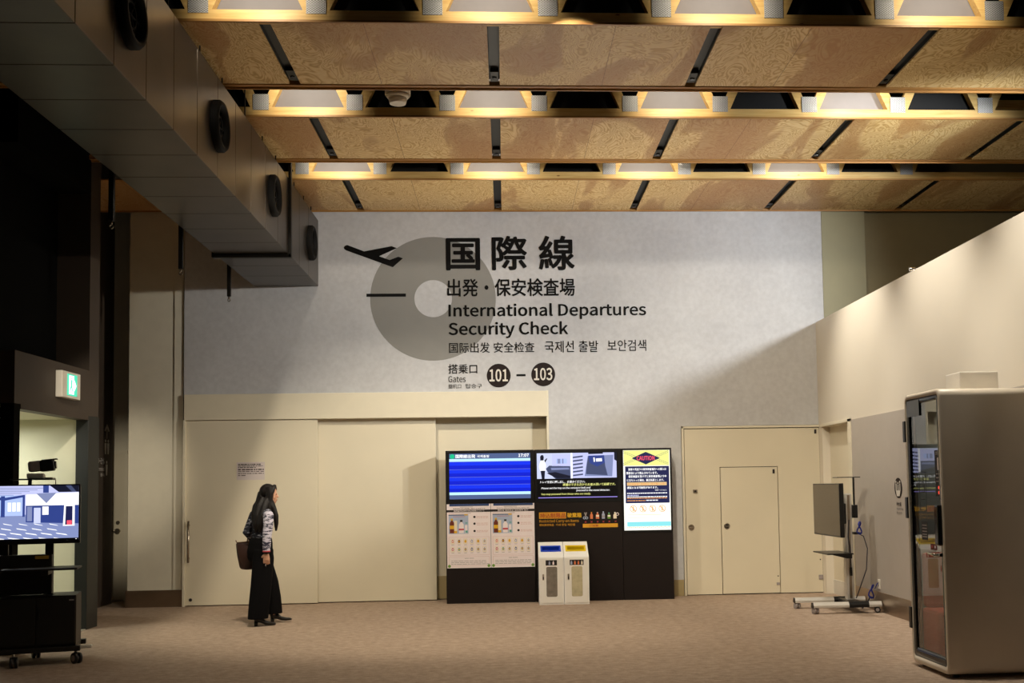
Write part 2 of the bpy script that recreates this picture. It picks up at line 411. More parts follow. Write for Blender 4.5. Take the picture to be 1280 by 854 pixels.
def struct(mb, name, parent=None): return mb.build(name, parent, kind='structure' if parent is None else None)

# ================================================================ SETTING
D = 15.2          # back wall face
PX = 4.49         # partition face
ZT = 6.7          # underside of the roof deck
ZC = 5.50         # underside of plywood
b = MB(); b.box(-9, 10, -6, 17.5, -.1, 0, MT['carpet']); struct(b, 'floor')
b = MB(); b.box(-9, 10, -6, 17.5, ZT, ZT+.1, MT['upper_black']); struct(b, 'ceiling')
# back wall of grey plaster, in one mesh with its openings
b = MB(); g = MT['grey_wall']
b.box(-4.43, 4.62, D, D+.2, 2.915, ZT, g)
b.box(.605, 2.50, D, D+.2, 0, 2.915, g)
b.box(2.50, 4.62, D, D+.2, 2.39, 2.915, g)
b.box(-4.43, .605, D+.35, D+.45, 0, 2.915, MT['beige'])
struct(b, 'wall_back')
b = MB(); b.box(2.296, 2.497, D-.012, D, 0, .225, MT['beige_base'], .003); struct(b, 'baseboard_back')
b = MB(); b.box(4.62, 5.26, D+.02, D+.2, 0, ZT, MT['olive']); b.box(4.615, 4.625, D-.01, D+.03, 3.8, ZT, MT['olive']); struct(b, 'trim_1')
b = MB(); b.box(5.26, 10, D+.12, D+.3, 0, ZT, MT['far_wall']); struct(b, 'wall_far')
b = MB(); b.box(9.9, 10, -6, D+.3, 0, ZT, MT['far_wall']); struct(b, 'wall_side')
# right partition with its door niche
b = MB(); p = MT['partition']
b.box(PX, PX+.14, 3.0, 13.87, 0, 3.86, p); b.box(PX, PX+.14, 15.04, D, 0, 3.86, p); b.box(PX, PX+.14, 13.87, 15.04, 2.36, 3.86, p)
struct(b, 'wall_right')
b = MB(); b.box(PX-.012, PX, 3.0, 13.72, .02, 2.365, MT['wainscot']); struct(b, 'trim_2')
b = MB(); b.box(PX-.022, PX, 3.0, 13.72, 0, .235, MT['bronze'], .003); struct(b, 'baseboard_right')
d3 = MB(); d3.box(PX+.11, PX+.135, 13.87, 15.04, .0, 2.36, MT['beige']); d3 = d3.build('door_3', kind='structure')
b = MB(); b.box(PX-.015, PX+.14, 13.74, 13.87, 0, 2.385, MT['beige_trim'], .004); b.box(PX-.015, PX+.14, 13.74, 15.08, 2.345, 2.385, MT['beige_trim'], .004); b.build('door_frame', d3)
b = MB(); b.box(PX+.10, PX+.112, 13.87, 15.04, 0, .2, MT['alu']); b.build('kick_plate', d3)
# left side: portal wall with a doorway, dark recess above, darker walls before and behind it
b = MB(); k = MT['dark_wall']; LX = -4.84
b.box(-5.6, -5.3, 3.0, 10.95, 0, 3.0, k); b.box(-5.6, -5.3, 3.0, 10.95, 3.0, ZT, MT['recess_black'])
b.box(-5.3, LX, 10.95, 13.17, 2.47, 3.0, k)
b.box(-5.3, LX, 12.87, 13.17, 3.0, ZT, k)
b.box(-5.3, LX, 10.95, 12.87, 5.1, ZT, MT['recess_black'])
b.box(-5.62, -5.22, 10.95, 12.87, 3.0, 5.1, MT['recess_black'])
b.box(-4.98, LX, 10.95, 11.08, 0, 2.47, MT['recess_black'])
b.box(-5.8, -5.61, 13.17, 15.83, 0, ZT, k)
struct(b, 'wall_left')
d1 = MB(); d1.box(-4.975, LX+.008, 12.845, 13.18, 0, 2.47, MT['dark_jamb'], .004); d1.box(-4.975, LX+.008, 11.08, 12.845, 2.42, 2.47, MT['dark_wall']); d1 = d1.build('door_1', kind='structure')
b = MB(); b.box(-6.5, LX, 11.08, 12.845, 0, .008, MT['sill']); b.build('threshold', d1)
b = MB(); b.box(-8.9, -4.97, 12.86, 13.0, 0, 2.43, MT['room_wall']); b.box(-8.9, -5.3, 10.8, 10.95, 0, 2.45, MT['room_wall'])
b.box(-8.9, -4.97, 10.95, 13.0, 2.43, 2.465, MT['room_wall']); b.box(-8.9, -8.8, 10.9, 13.0, 0, 2.43, MT['room_wall'])
struct(b, 'wall_corridor')
b = MB(); b.box(-5.62, -5.36, 11.55, 12.2, 2.395, 2.43, MT['white'], .004); lampc = b.build('corridor_ceiling_light'); tag(lampc, 'white ceiling light inside the lit doorway on the left', 'light')
b = MB(); b.box(-5.60, -5.38, 11.57, 12.18, 2.385, 2.396, E_['lamp']); b.build('diffuser', lampc)
area('corridor_light', (-6.0, 12.0, 2.36), (-6.0, 12.0, 0), 26, .8, .8, (1, 1, .88))
# recess behind the left wall, with its plain door
b = MB(); b.box(-6.6, -4.4, 16.2, 16.3, 0, ZT, MT['column']); struct(b, 'wall_recess')
d4 = MB(); d4.box(-6.3, -5.56, 16.17, 16.2, .02, 2.14, MT['beige']); d4 = d4.build('door_4', kind='structure')
b = MB(); b.box(-6.34, -5.52, 16.165, 16.2, 2.14, 2.19, MT['beige_trim']); b.box(-5.56, -5.51, 16.165, 16.2, 0, 2.14, MT['beige_trim']); b.build('door_frame', d4)
b = MB(); b.cyl((-5.645, 16.17, 1.02), (-5.645, 16.12, 1.02), .035, MT['steel']); b.cyl((-5.645, 16.13, 1.02), (-5.78, 16.13, 1.02), .013, MT['steel']); b.cyl((-5.645, 16.17, 1.14), (-5.645, 16.15, 1.14), .026, MT['steel']); b.build('lever_handle', d4)
# column with bronze skirting
b = MB(); b.box(-5.19, -4.445, 15.24, 16.2, 0, ZT, MT['column']); b.box(-4.57, -4.445, 15.225, 15.26, 0, ZT, MT['column']); struct(b, 'wall_column')
b = MB(); b.box(-5.2, -4.44, 15.205, 15.24, 0, .23, MT['bronze'], .004); b.box(-5.205, -5.19, 15.205, 16.1, 0, .23, MT['bronze']); struct(b, 'baseboard_left')
# sliding doors
d2 = MB(); d2.box(-4.42, .61, D-.035, D+.45, 2.555, 2.915, MT['beige_trim'], .006); d2.box(-4.43, -4.40, D-.035, D+.4, 0, 2.56, MT['beige_trim']); d2.box(.595, .625, D-.02, D+.45, 0, 2.92, MT['beige_trim'])
d2 = d2.build('door_2', kind='structure')
b = MB(); b.box(-4.40, -2.60, D-.005, D+.04, .012, 2.55, MT['beige'], .004); leaf = b.build('door_leaf', d2)
b = MB(); b.cyl((-4.345, D-.055, .60), (-4.345, D-.055, 1.17), .014, MT['steel'])
for zz in (.66, 1.11): b.cyl((-4.345, D-.055, zz), (-4.345, D, zz), .01, MT['steel'])
b.build('pull_handle', leaf)
b = MB(); b.disc((-4.325, .09), .022, D-.012, D, MT['print_black']); b.build('door_stop', leaf)
b = MB(); b.box(-2.62, -.97, D+.085, D+.13, .012, 2.60, MT['beige'], .004); b.build('door_leaf', d2)
b = MB(); b.box(-1.0, .60, D+.21, D+.26, .012, 2.6, MT['beige'], .004); b.box(-1.0, .6, D+.195, D+.21, .012, .33, MT['beige_base']); b.build('door_leaf', d2)
# right steel door with a wicket door in it
d5 = MB(); d5.box(2.505, 2.535, D-.025, D+.06, 0, 2.385, MT['beige_trim'], .003); d5.box(2.505, 4.53, D-.025, D+.06, 2.355, 2.385, MT['beige_trim'], .003)
d5.box(4.505, 4.53, D-.01, D+.06, 0, 2.36, MT['recess_black']); d5.box(2.5, 4.53, D+.05, D+.07, 0, 2.36, MT['recess_black']); d5 = d5.build('door_5', kind='structure')
b = MB(); b.box(2.545, 3.042, D-.004, D+.045, .012, 2.345, MT['beige']); b.box(3.878, 4.487, D-.004, D+.045, .012, 2.345, MT['beige']); b.box(3.042, 3.878, D-.004, D+.045, 1.802, 2.345, MT['beige']); leaf = b.build('door_leaf', d5)
def ring_pull(x, z, par):
    q = MB(); q.ring((x, z), .042, .03, D-.016, D-.004, MT['chrome'], 24); q.disc((x, z), .03, D-.008, D-.003, MT['steel'], 20); q.box(x-.03, x+.03, D-.02, D-.008, z-.007, z+.007, MT['chrome'], .002); q.build('ring_pull', par)
ring_pull(2.618, .957, leaf)
b = MB(); b.box(2.655, 2.715, D-.02, D-.004, 1.44, 1.49, MT['steel'], .003); b.disc((2.685, 1.465), .013, D-.026, D-.02, MT['print_black'], 16); b.build('lock', leaf)
b = MB(); b.box(4.42, 4.45, D-.016, D-.004, 2.26, 2.32, MT['print_black'], .003); b.build('catch', leaf)
b = MB(); b.box(4.425, 4.485, D-.016, D-.004, .19, .255, MT['print_grey'], .003); b.build('floor_hinge', leaf)
b = MB(); b.disc((4.455, .47), .009, D-.01, D-.003, MT['print_black'], 12); b.build('stud', leaf)
b = MB(); b.box(3.052, 3.868, D-.008, D+.04, .014, 1.793, MT['beige'], .002); wk = b.build('wicket_door', leaf)
ring_pull(3.125, .965, wk)
b = MB(); b.box(3.80, 3.83, D-.018, D-.008, 1.70, 1.76, MT['print_black'], .003); b.box(3.815, 3.862, D-.018, D-.008, .125, .16, MT['print_grey'], .003); b.disc((3.84, .25), .009, D-.016, D-.008, MT['print_black'], 12); b.build('fittings', wk)

# ================================================================ CEILING: plywood panels, trusses
ORD = ['leftmost', 'second from the left', 'third from the left', 'fourth from the left', 'fifth from the left', 'sixth from the left', 'seventh from the left']
rows = [(9.0, 10.5, 'front ceiling row nearest the viewer', range(-2, 3)), (11.335, 12.88, 'middle ceiling row', range(-2, 4)), (13.67, D, 'rear ceiling row by the lettered wall', range(-3, 4))]
for y0, y1, nm, ks in rows:
    for i, kk in enumerate(ks):
        x0 = max(-.055+1.93*kk+.052, -5.58); x1 = -.055+1.93*kk+1.93-.052; y1p = y1-.11 if y1 < D else y1-.02
        b = MB(); b.box(x0, x1, y0+.012, y1p, ZC, ZC+.018, MT['plywood'])
        o = origin(b.build('plywood_panel'), ((x0+x1)/2, y0, ZC))
        tag(o, 'plywood panel, %s in the %s' % (ORD[i], nm), 'ceiling panel', 'plywood ceiling panels')
        # fine joint between the two sheets of a panel
        b = MB(); jx = x0+.78 if (kk % 2) else x0+1.0
        b.box(jx, jx+.004, y0+.014, y1p-.002, ZC-.0006, ZC+.004, MT['bronze_wood']); b.build('sheet_joint', o)
    for i, kk in enumerate(range(-1, 3 if y0 < 10 else 4)):
        xc = -.055+1.93*kk; ye = y1-.11 if y1 < D else y1-.02
        b = MB(); b.box(xc-.052, xc+.052, y0+.1, ye, ZC+.06, ZC+.075, MT['dark_jamb'])
        for sx in (-1, 1): b.box(xc+sx*.052-.002, xc+sx*.052+.002, y0+.1, ye, ZC+.019, ZC+.06, MT['dark_jamb'])
        o = origin(b.build('lighting_channel'), (xc, y0, ZC+.06))
        tag(o, 'dark slot channel, %s in the %s' % (ORD[i], nm), 'channel', 'dark ceiling channels')
        q = MB(); q.box(xc-.04, xc+.04, ye-.28, ye-.03, ZC+.02, ZC+.06, MT['black'], .004); q.cyl((xc, ye-.14, ZC+.02), (xc, ye-.14, ZC+.008), .022, MT['gloss_black']); q.build('power_box', o)

PL = [-.565+.979*i for i in range(-3, 7)]
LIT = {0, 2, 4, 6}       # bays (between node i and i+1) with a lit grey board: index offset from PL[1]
def truss(y, label):
    t = thing('timber_truss', label, 'truss', (0, y, ZC), 'timber roof trusses')
    tm = MT['timber']
    b = MB(); b.box(-4.6, 9.4, y, y+.09, ZC+.02, ZC+.108, tm); b.build('bottom_chord', t)
    b = MB(); b.box(-4.6, 9.4, y+.001, y+.09, ZC+.98, ZC+1.08, tm); b.build('top_chord', t)
    for i, x in enumerate(PL):
        for sgn in (-1, 1):
            a = Vector((x+sgn*.055, y+.045, ZC+.10)); e = Vector((x+sgn*.47, y+.045, ZC+1.02)); d = (e-a); L = d.length
            q = MB(); q.box(-.048, .048, -.042, .042, 0, L, tm)
            q.xform(Matrix.Translation(a) @ Matrix.Rotation(math.atan2(d.x, d.z), 4, 'Y')); origin(q.build('web', t), (0, 0, 0))
        q = MB(); q.box(x-.083, x+.083, y-.006, y-.0005, ZC+.075, ZC+.245, MT['plate']); q.build('nail_plate', t)
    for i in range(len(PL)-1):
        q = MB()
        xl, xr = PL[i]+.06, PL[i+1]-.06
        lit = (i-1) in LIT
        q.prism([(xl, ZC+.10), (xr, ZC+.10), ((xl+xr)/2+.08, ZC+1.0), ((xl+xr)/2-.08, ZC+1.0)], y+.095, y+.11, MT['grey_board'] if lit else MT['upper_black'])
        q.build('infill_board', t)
    return t
for y, nm in ((9.0, 'pine roof truss crossing the very top of the view, nearest the viewer'), (11.335, 'pine roof truss in the middle, behind the white smoke detector'), (13.67, 'pine roof truss farthest back, closest to the lettered wall')):
    truss(y, nm)
for y, nm in ((8.985, 'thin timber batten along the near edge of the front plywood row'), (11.32, 'thin timber batten along the near edge of the middle plywood row'), (13.655, 'thin timber batten along the near edge of the rear plywood row')):
    b = MB(); b.box(-4.6, 9.4, y, y+.026, ZC, ZC+.019, MT['batten']); o = origin(b.build('edge_batten'), (0, y, ZC)); tag(o, nm, 'batten', 'plywood edge battens')
for y, nm in ((10.42, 'thin timber batten along the far edge of the front plywood row'), (12.80, 'thin timber batten along the far edge of the middle plywood row'), (D-.019, 'thin timber batten where the rear plywood row meets the lettered wall')):
    y2 = y+.08 if y < 15 else y+.018
    b = MB(); b.box(-5.58, 9.4, y, y2, ZC-.002, ZC+.05, MT['batten']); b.box(-5.58, 9.4, y2-.018, y2, ZC-.018, ZC-.002, MT['batten'])
    o = origin(b.build('edge_batten'), (0, y, ZC)); tag(o, nm, 'batten', 'plywood edge battens')
# lamps in the lit bays, resting on the battens in front of each truss
for yt in (9.0, 11.335, 13.67):
    for i in (1, 3, 5, 7):
        xc = (PL[i]+PL[i+1])/2
        spot('bay_lamp', (xc, yt-.62, ZC+.30), (xc, yt+.1, ZC+.19), 38, 100, (1.0, .9, .74), .8, .03)

# smoke detector on a short stem in the gap
t = thing('smoke_detector', 'round white smoke detector hanging in the front ceiling gap', 'detector', (-1.03, 10.72, 5.6))
b = MB(); b.cyl((-1.03, 10.72, 5.585), (-1.03, 10.72, 5.515), .128, MT['white'], seg=32); b.cyl((-1.03, 10.72, 5.515), (-1.03, 10.72, 5.48), .128, MT['white'], .10, 32); b.build('housing', t)
b = MB(); b.cyl((-1.03, 10.72, 5.48), (-1.03, 10.72, 5.425), .095, MT['white'], .08, 32); b.build('sensor_head', t)
b = MB(); b.cyl((-1.03, 10.72, 5.62), (-1.03, 10.72, 6.7), .015, MT['white']); b.build('stem', t)

# ================================================================ DUCT
t = thing('ventilation_duct', 'large rectangular grey metal ventilation duct with round vents, upper left', 'duct', (-3.02, 5, 4.42))
DX0, DX1, DZ0, DZ1 = -3.465, -2.584, 4.424, 5.36
b = MB(); b.box(DX0+.02, DX1-.02, 2.0, D-.03, DZ0+.02, DZ1-.02, MT['black'])
ys = [2.0+.655*i for i in range(21)]; ys = [y for y in ys if y < 15.0]+[D-.005]
for a, e in zip(ys, ys[1:]): b.box(DX0, DX1, a+.003, e-.003, DZ0, DZ1, MT['duct'], .004)
b.build('duct_casing', t)
for yv in (7.5, 9.83, 12.17, 14.52):
    q = MB(); zc = 4.885
    prof = [(.235, 0), (.235, .045), (.215, .07), (.185, .07), (.165, .03), (.165, -.02)]
    seg = 40; rings = [[(DX1+h, yv+r*math.cos(2*math.pi*i/seg), zc+r*math.sin(2*math.pi*i/seg)) for i in range(seg)] for r, h in prof]
    q.loft(rings, MT['vent'], False); v_ = q.build('vent_ring', t)
    q = MB(); q.disc((yv, zc), .168, DX1+.001, DX1+.006, MT['recess_black'], 32, 'x'); q.ring((yv, zc), .10, .085, DX1+.006, DX1+.03, MT['vent'], 32, 'x')
    for an in range(3):
        c_, s_ = math.cos(an*math.pi/3), math.sin(an*math.pi/3); q.cyl((DX1+.02, yv-.165*c_, zc-.165*s_), (DX1+.02, yv+.165*c_, zc+.165*s_), .008, MT['vent'], seg=8)
    q.build('vent_grille', v_)
b = MB(); b.box(DX0-.02, DX1+.03, 13.08, 13.15, DZ0-.045, DZ0-.002, MT['black']); b.box(DX1+.002, DX1+.035, 13.08, 13.15, DZ0-.04, 5.9, MT['black']); b.box(DX0-.03, DX0-.002, 13.08, 13.15, DZ0-.04, 5.9, MT['black']); b.build('hanger_frame', t)
for yv in (8.55, 9.45, 10.2, 11.1, 11.9, 12.6, 13.7, 14.35, 14.9):
    b = MB(); b.cyl((DX1-.05, yv, DZ1-.02), (DX1-.05, yv, ZC-.02 if not 10.55 < yv < 11.3 and not 12.9 < yv < 13.6 else 6.6), .007, MT['black'], seg=8); b.build('hanger_rod', t)
for yv, zb, nm in ((10.06, 4.04, 'black hanging post under the duct, nearest of the three and against the dark wall'), (12.2, 4.03, 'black hanging post in front of the pale column, left of the duct'), (14.32, 4.10, 'black hanging post in front of the grey lettered wall, below the duct end')):
    t = thing('hanging_post', nm, 'post', (-3.6, yv, zb), 'posts hanging beside the duct')
    b = MB(); b.box(-3.62, -3.575, yv-.022, yv+.022, zb+.03, ZC+1.1, MT['black']); b.build('post', t)
    b = MB(); b.cyl((-3.598, yv, zb+.03), (-3.598, yv, zb-.01), .012, MT['steel'], seg=10); b.ring((-3.598, zb-.02), .022, .012, yv-.006, yv+.006, MT['steel'], 16); b.build('hook', t)

# ================================================================ WALL LETTERING
t = thing('departures_sign', 'large black lettering with aeroplane symbol and grey ring on the grey back wall', 'sign', (-.3, D, 3.0))
V = MT['sign_black']
b = MB(); b.ring((-.981, 4.24), .882, .264, D-.0015, D, MT['sign_grey'], 96); b.build('grey_ring', t, 'pale grey ring behind the lettering')
b = MB()
b.prism([(-2.215, 4.995), (-2.181, 5.01), (-1.945, 4.918), (-1.56, 4.991), (-1.485, 4.963), (-1.735, 4.848), (-1.588, 4.793), (-1.465, 4.84), (-1.402, 4.817), (-1.545, 4.69), (-2.193, 4.932), (-2.222, 4.952), (-2.228, 4.975)], D-.004, D-.002, V)
b.build('aeroplane_symbol', t); b = MB(); b.box(-1.915, -1.363, D-.004, D-.002, 4.27, 4.314, V); b.build('runway_bar', t)
def line(nm, body, x0, x1, z0, z1, bold, m=V, y=D-.004, par=None, **k):
    q = MB(); text(q, body, x0, x1, z0, z1, y, m, bold, **k); return q.build(nm, par or t)
for ch, x0, x1 in (('国', -.796, -.313), ('際', -.148, .353), ('線', .518, 1.030)):
    line('lettering', ch, x0, x1, 4.64 if ch != '線' else 4.635, 5.105 if ch == '国' else 5.135, .021)
line('lettering', '出発・保安検査場', -.782, 1.027, 4.265, 4.52, .016)
line('lettering', 'International Departures', -.767, 2.040, 3.933, 4.165, .020)
line('lettering', 'Security Check', -.769, .920, 3.668, 3.905, .020)
line('lettering', '国际出发 安全检查', -.763, .438, 3.463, 3.612, .005)
line('lettering', '국제선 출발', .585, 1.345, 3.460, 3.625, .005)
line('lettering', '보안검색', 1.475, 2.030, 3.47, 3.632, .005)
line('lettering', '搭乗口', -.777, -.372, 3.170, 3.305, .008)
line('lettering', 'Gates', -.778, -.537, 3.050, 3.138, .002)
line('lettering', '登机口', -.780, -.60, 2.962, 3.023, 0); line('lettering', '탑승구', -.535, -.308, 2.962, 3.026, 0)
for xc, zc, num in ((-.071, 3.138, '101'), (.558, 3.149, '103')):
    q = MB(); q.disc((xc, zc), .168, D-.004, D-.001, MT['sign_brown'], 48); dsk = q.build('number_disc', t)
    line('number', num, xc-.132, xc+.128, zc-.085, zc+.092, .02, MT['sign_white'], D-.006, dsk)
b = MB(); b.box(.178, .308, D-.004, D-.002, 3.125, 3.155, V); b.build('dash', t)

# notice taped on the sliding door
b = MB(); b.box(-3.706, -3.323, D-.009, D-.0055, 1.722, 1.968, MT['paper']); nt_ = b.build('paper_notice'); tag(nt_, 'sheet of paper with printed lines taped on the sliding door behind the woman', 'notice')
b = MB()
for j, (zf, a, e, h) in enumerate(((.93, .05, .86, .016), (.84, .05, .93, .010), (.76, .05, .68, .012), (.64, .05, .97, .018), (.53, .05, .97, .010), (.42, .05, .97, .011), (.31, .05, .33, .011))):
    x = -3.706+.383*a; xe = -3.706+.383*e; zz = 1.722+.246*(zf-.06)
    while x < xe-.01:
        l = random.uniform(.015, .06); b.box(x, min(x+l, xe), D-.0105, D-.009, zz-h/2, zz+h/2, MT['ink']); x += l+random.uniform(.004, .014)
b.build('printed_lines', nt_)

# ================================================================ INFORMATION CABINETS
FY = 14.80
def cabinet(label, x0, x1):
    t = thing('display_cabinet', label, 'display cabinet', ((x0+x1)/2, FY, 0), 'row of black display cabinets')
    b = MB(); b.box(x0, x1, FY, D-.03, 0, 2.072, MT['cabinet'], .004); b.build('cabinet_body', t); return t
def Q(mb, x0, x1, z0, z1, m, lay=1): mb.box(x0, x1, FY-.006-.0008*lay, FY-.0055, z0, z1, m)
# --- left: flight board
t = cabinet('tall black display cabinet with the blue flight board, leftmost of the row', -.808, .398)
b = MB(); b.box(-.795, .39, FY-.005, FY+.01, 1.36, 2.06, MT['plastic_black'], .002); mon = b.build('monitor_bezel', t)
b = MB(); Q(b, -.757, .347, 1.41, 2.03, E_['blue2'])
for j in range(4): z1 = 1.919-.1045*j; Q(b, -.757, .347, z1-.052, z1, E_['blue'], 2); Q(b, -.757, .347, z1-.003, z1, E_['mid'], 3)
Q(b, -.757, .347, 1.958, 2.03, E_['head'], 2); Q(b, -.757, .347, 1.922, 1.958, E_['cyan'], 3); Q(b, -.757, .347, 1.467, 1.504, E_['cyan'], 3); Q(b, -.757, .347, 1.41, 1.467, E_['head'], 2)
b.disc((-.716, 1.992), .033, FY-.009, FY-.007, E_['green'], 24); b.build('screen', mon)
b = MB(); text(b, '国際線出発', -.672, -.402, 1.968, 2.018, FY-.009, E_['white'], .02); text(b, '국제출발', -.378, -.212, 1.972, 2.010, FY-.009, E_['white'], .01); text(b, '17:07', .185, .330, 1.976, 2.020, FY-.009, E_['white'], .03); b.build('screen_text', mon)
# --- middle: guidance video, restricted items sign
t = cabinet('black display cabinet with the guidance video and yellow restricted-items lettering, behind the bins', .402, 1.600)
b = MB(); b.box(.412, 1.59, FY-.005, FY+.01, 1.345, 2.06, MT['plastic_black'], .002); mon = b.build('monitor_bezel', t)
def c2(cx, cy): return .437+(cx-28)/486, 2.02-(cy-62)/486
b = MB(); Q(b, .437, 1.545, 1.395, 2.03, E_['black'])
def Q2(x0, y0, x1, y1, m, lay=2): a = c2(x0, y0); e = c2(x1, y1); Q(b, a[0], e[0], e[1], a[1], m, lay)
Q2(28, 62, 255, 232, E_['pale']); Q2(130, 70, 250, 150, E_['lilac'], 3); Q2(158, 100, 228, 132, E_['skyl'], 4); Q2(165, 100, 185, 132, E_['mid'], 5); Q2(196, 100, 206, 132, E_['mid'], 5)
def P2(pts, m, lay):
    b.prism([c2(*p) for p in pts], FY-.006-.0008*lay, FY-.0055, m)
P2([(88, 165), (110, 145), (250, 150), (252, 232), (150, 232), (100, 190)], E_['slate'], 3); P2([(92, 195), (150, 188), (250, 215), (250, 230), (160, 230)], E_['dusk'], 4); P2([(120, 160), (240, 160), (245, 172), (125, 175)], E_['mid'], 5)
P2([(50, 120), (62, 105), (78, 112), (88, 140), (85, 178), (50, 180), (42, 150)], E_['white'], 4); P2([(52, 178), (82, 178), (78, 232), (60, 232)], E_['dusk'], 5); P2([(50, 85), (58, 74), (70, 74), (75, 88), (72, 110), (52, 110)], E_['dusk'], 5); P2([(78, 112), (92, 96), (98, 98), (84, 124)], E_['dusk'], 5)
Q2(255, 62, 265, 232, E_['white'], 3); Q2(265, 62, 560, 230, E_['lilac'])
for j in range(6): P2([(268, 88+j*24), (335, 80+j*24), (335, 90+j*24), (268, 98+j*24)], E_['slate'], 3)
P2([(368, 85), (540, 78), (530, 222), (345, 218)], E_['mid'], 3); P2([(372, 82), (478, 80), (484, 150), (500, 215), (355, 205), (360, 150)], E_['slate'], 4); P2([(372, 82), (478, 80), (482, 130), (430, 155), (380, 130)], E_['hall'], 5)
P2([(405, 96), (414, 94), (417, 122), (408, 124)], E_['white'], 6); P2([(422, 102), (462, 100), (464, 120), (424, 122)], E_['white'], 6); P2([(545, 62), (562, 62), (562, 120), (545, 110)], E_['dusk'], 5); P2([(372, 62), (470, 62), (470, 70), (372, 72)], E_['dusk'], 5)
Q2(35, 355, 562, 361, E_['violet'], 3); b.build('screen', mon)
b = MB()
for body, x0, x1, y0, y1, m, bo in (('トレイを前に押し出し、お進みください。', 48, 348, 245, 262, 'white', .012), ('準備のできた方からお進み頂いて結構です。', 198, 550, 264, 282, 'lemon', .012),
        ('Please set the tray on the conveyor belt and', 55, 383, 288, 304, 'white', .012), ('proceed to the metal detector.', 288, 512, 305, 321, 'white', .012), ('You may proceed from those who are ready.', 55, 384, 327, 344, 'lemon', .012)):
    a = c2(x0, y0); e = c2(x1, y1); text(b, body, a[0], e[0], e[1], a[1], FY-.009, E_[m], bo, shear=.2)
b.build('screen_text', mon)
b = MB()
def G2(x0, y0, x1, y1, m, lay=1): a = c2(x0, y0); e = c2(x1, y1); b.box(a[0], e[0], FY-.001-.0008*lay, FY, e[1], a[1], MT[m])
G2(38, 455, 218, 497, 'print_gold'); G2(328, 535, 562, 560, 'print_gold'); b.build('yellow_strips', t)
b = MB()
def T2(body, x0, x1, y0, y1, m, bo): a = c2(x0, y0); e = c2(x1, y1); text(b, body, a[0], e[0], e[1], a[1], FY-.003, MT[m], bo)
T2('持込制限品', 44, 214, 460, 493, 'print_goldred', .02); T2('破棄箱', 225, 320, 460, 492, 'print_yellow', .02); T2('Restricted Carry-on Items', 40, 302, 502, 527, 'print_gold', .01)
T2('限制携带物品', 40, 135, 531, 546, 'print_gold', .005); T2('기내 반입 제한품', 148, 277, 531, 546, 'print_gold', .005); T2('ご注意', 370, 432, 541, 554, 'print_goldred', .02)
b.build('sign_lettering', t)
b = MB()
def F2(pts, m, lay=1): b.prism([c2(*p) for p in pts], FY-.001-.0008*lay, FY, MT[m])
def bottle(cx, top, w, m, cap):
    F2([(cx-w, 503), (cx-w, top+16), (cx-w*.4, top+8), (cx-w*.4, top+2), (cx+w*.4, top+2), (cx+w*.4, top+8), (cx+w, top+16), (cx+w, 503)], m); F2([(cx-w*.45, top+3), (cx-w*.45, top-2), (cx+w*.45, top-2), (cx+w*.45, top+3)], cap, 2)
F2([(338, 460), (344, 458), (350, 485), (346, 488)], 'print_grey'); F2([(350, 458), (357, 460), (350, 488), (345, 485)], 'print_grey', 2)
for cx in (339, 355): b.ring(c2(cx, 496), .019, .010, FY-.002, FY, MT['print_sky'], 16)
bottle(387, 459, 9, 'print_orange', 'print_gold'); bottle(427, 461, 11, 'print_orange', 'print_pink'); bottle(466, 457, 10, 'print_lilac', 'print_sky'); bottle(504, 465, 10, 'print_green', 'print_teal'); bottle(544, 462, 11, 'print_cream', 'print_white')
b.ring(c2(560, 474), .022, .014, FY-.002, FY, MT['print_white'], 16); G2(417, 478, 437, 490, 'print_cream', 2); G2(457, 482, 475, 494, 'print_grey', 2); G2(495, 480, 513, 490, 'print_white', 2); b.build('item_pictograms', t)
b = MB()
for cx in (347, 387, 427, 466, 505, 547):
    F2([(cx-7, 517), (cx-4, 517), (cx+7, 528), (cx+4, 528)], 'print_red'); F2([(cx+4, 517), (cx+7, 517), (cx-4, 528), (cx-7, 528)], 'print_red', 2)
b.build('red_crosses', t)
# --- right: caution screen
t = cabinet('black display cabinet with the upright caution screen, rightmost of the row', 1.604, 2.296)
b = MB(); b.box(1.612, 2.288, FY-.005, FY+.01, .91, 2.062, MT['plastic_black'], .002); mon = b.build('monitor_bezel', t)
def c3(cx, cy): return 1.625+(cx-62)/648, 2.045-(cy-68)/648
b = MB()
def Q3(x0, y0, x1, y1, m, lay=2): a = c3(x0, y0); e = c3(x1, y1); Q(b, a[0], e[0], e[1], a[1], m, lay)
def P3(pts, m, lay): b.prism([c3(*p) for p in pts], FY-.006-.0008*lay, FY-.0055, m)
Q3(62, 68, 480, 780, E_['cream'], 1); Q3(66, 70, 474, 206, E_['lemon'], 2); Q3(78, 212, 472, 540, E_['navy'], 2)
P3([(138, 140), (265, 84), (392, 140), (265, 196)], E_['navy'], 4)
for s_ in (-1, 1):
    for k_ in (-1, 1):
        for q_ in (0, 22):
            for j in range(9):
                xx = 265+s_*(95+j*12.5); yy = 138+k_*(j*5.2+6+q_*.6); Q3(min(xx, xx+s_*7), yy-2, max(xx, xx+s_*7), yy+2, E_['slate'], 3)
for j, cx in enumerate((145, 231, 317, 403)):
    b.ring(c3(cx, 590), .047, .040, FY-.009, FY-.0075, E_['orange'], 28); P3([(cx-24, 566), (cx-19, 562), (cx+24, 612), (cx+19, 616)], E_['orange'], 4)
    P3([(cx-3, 568), (cx+5, 568), (cx+6, 610), (cx-8, 610)], E_['gold'], 3)
Q3(88, 706, 478, 746, E_['aqua'], 3)
for j in range(22): Q3(88+j*17.5, 752-(j % 2)*4, 88+j*17.5+9, 760-(j % 2)*4, E_['gold'], 3)
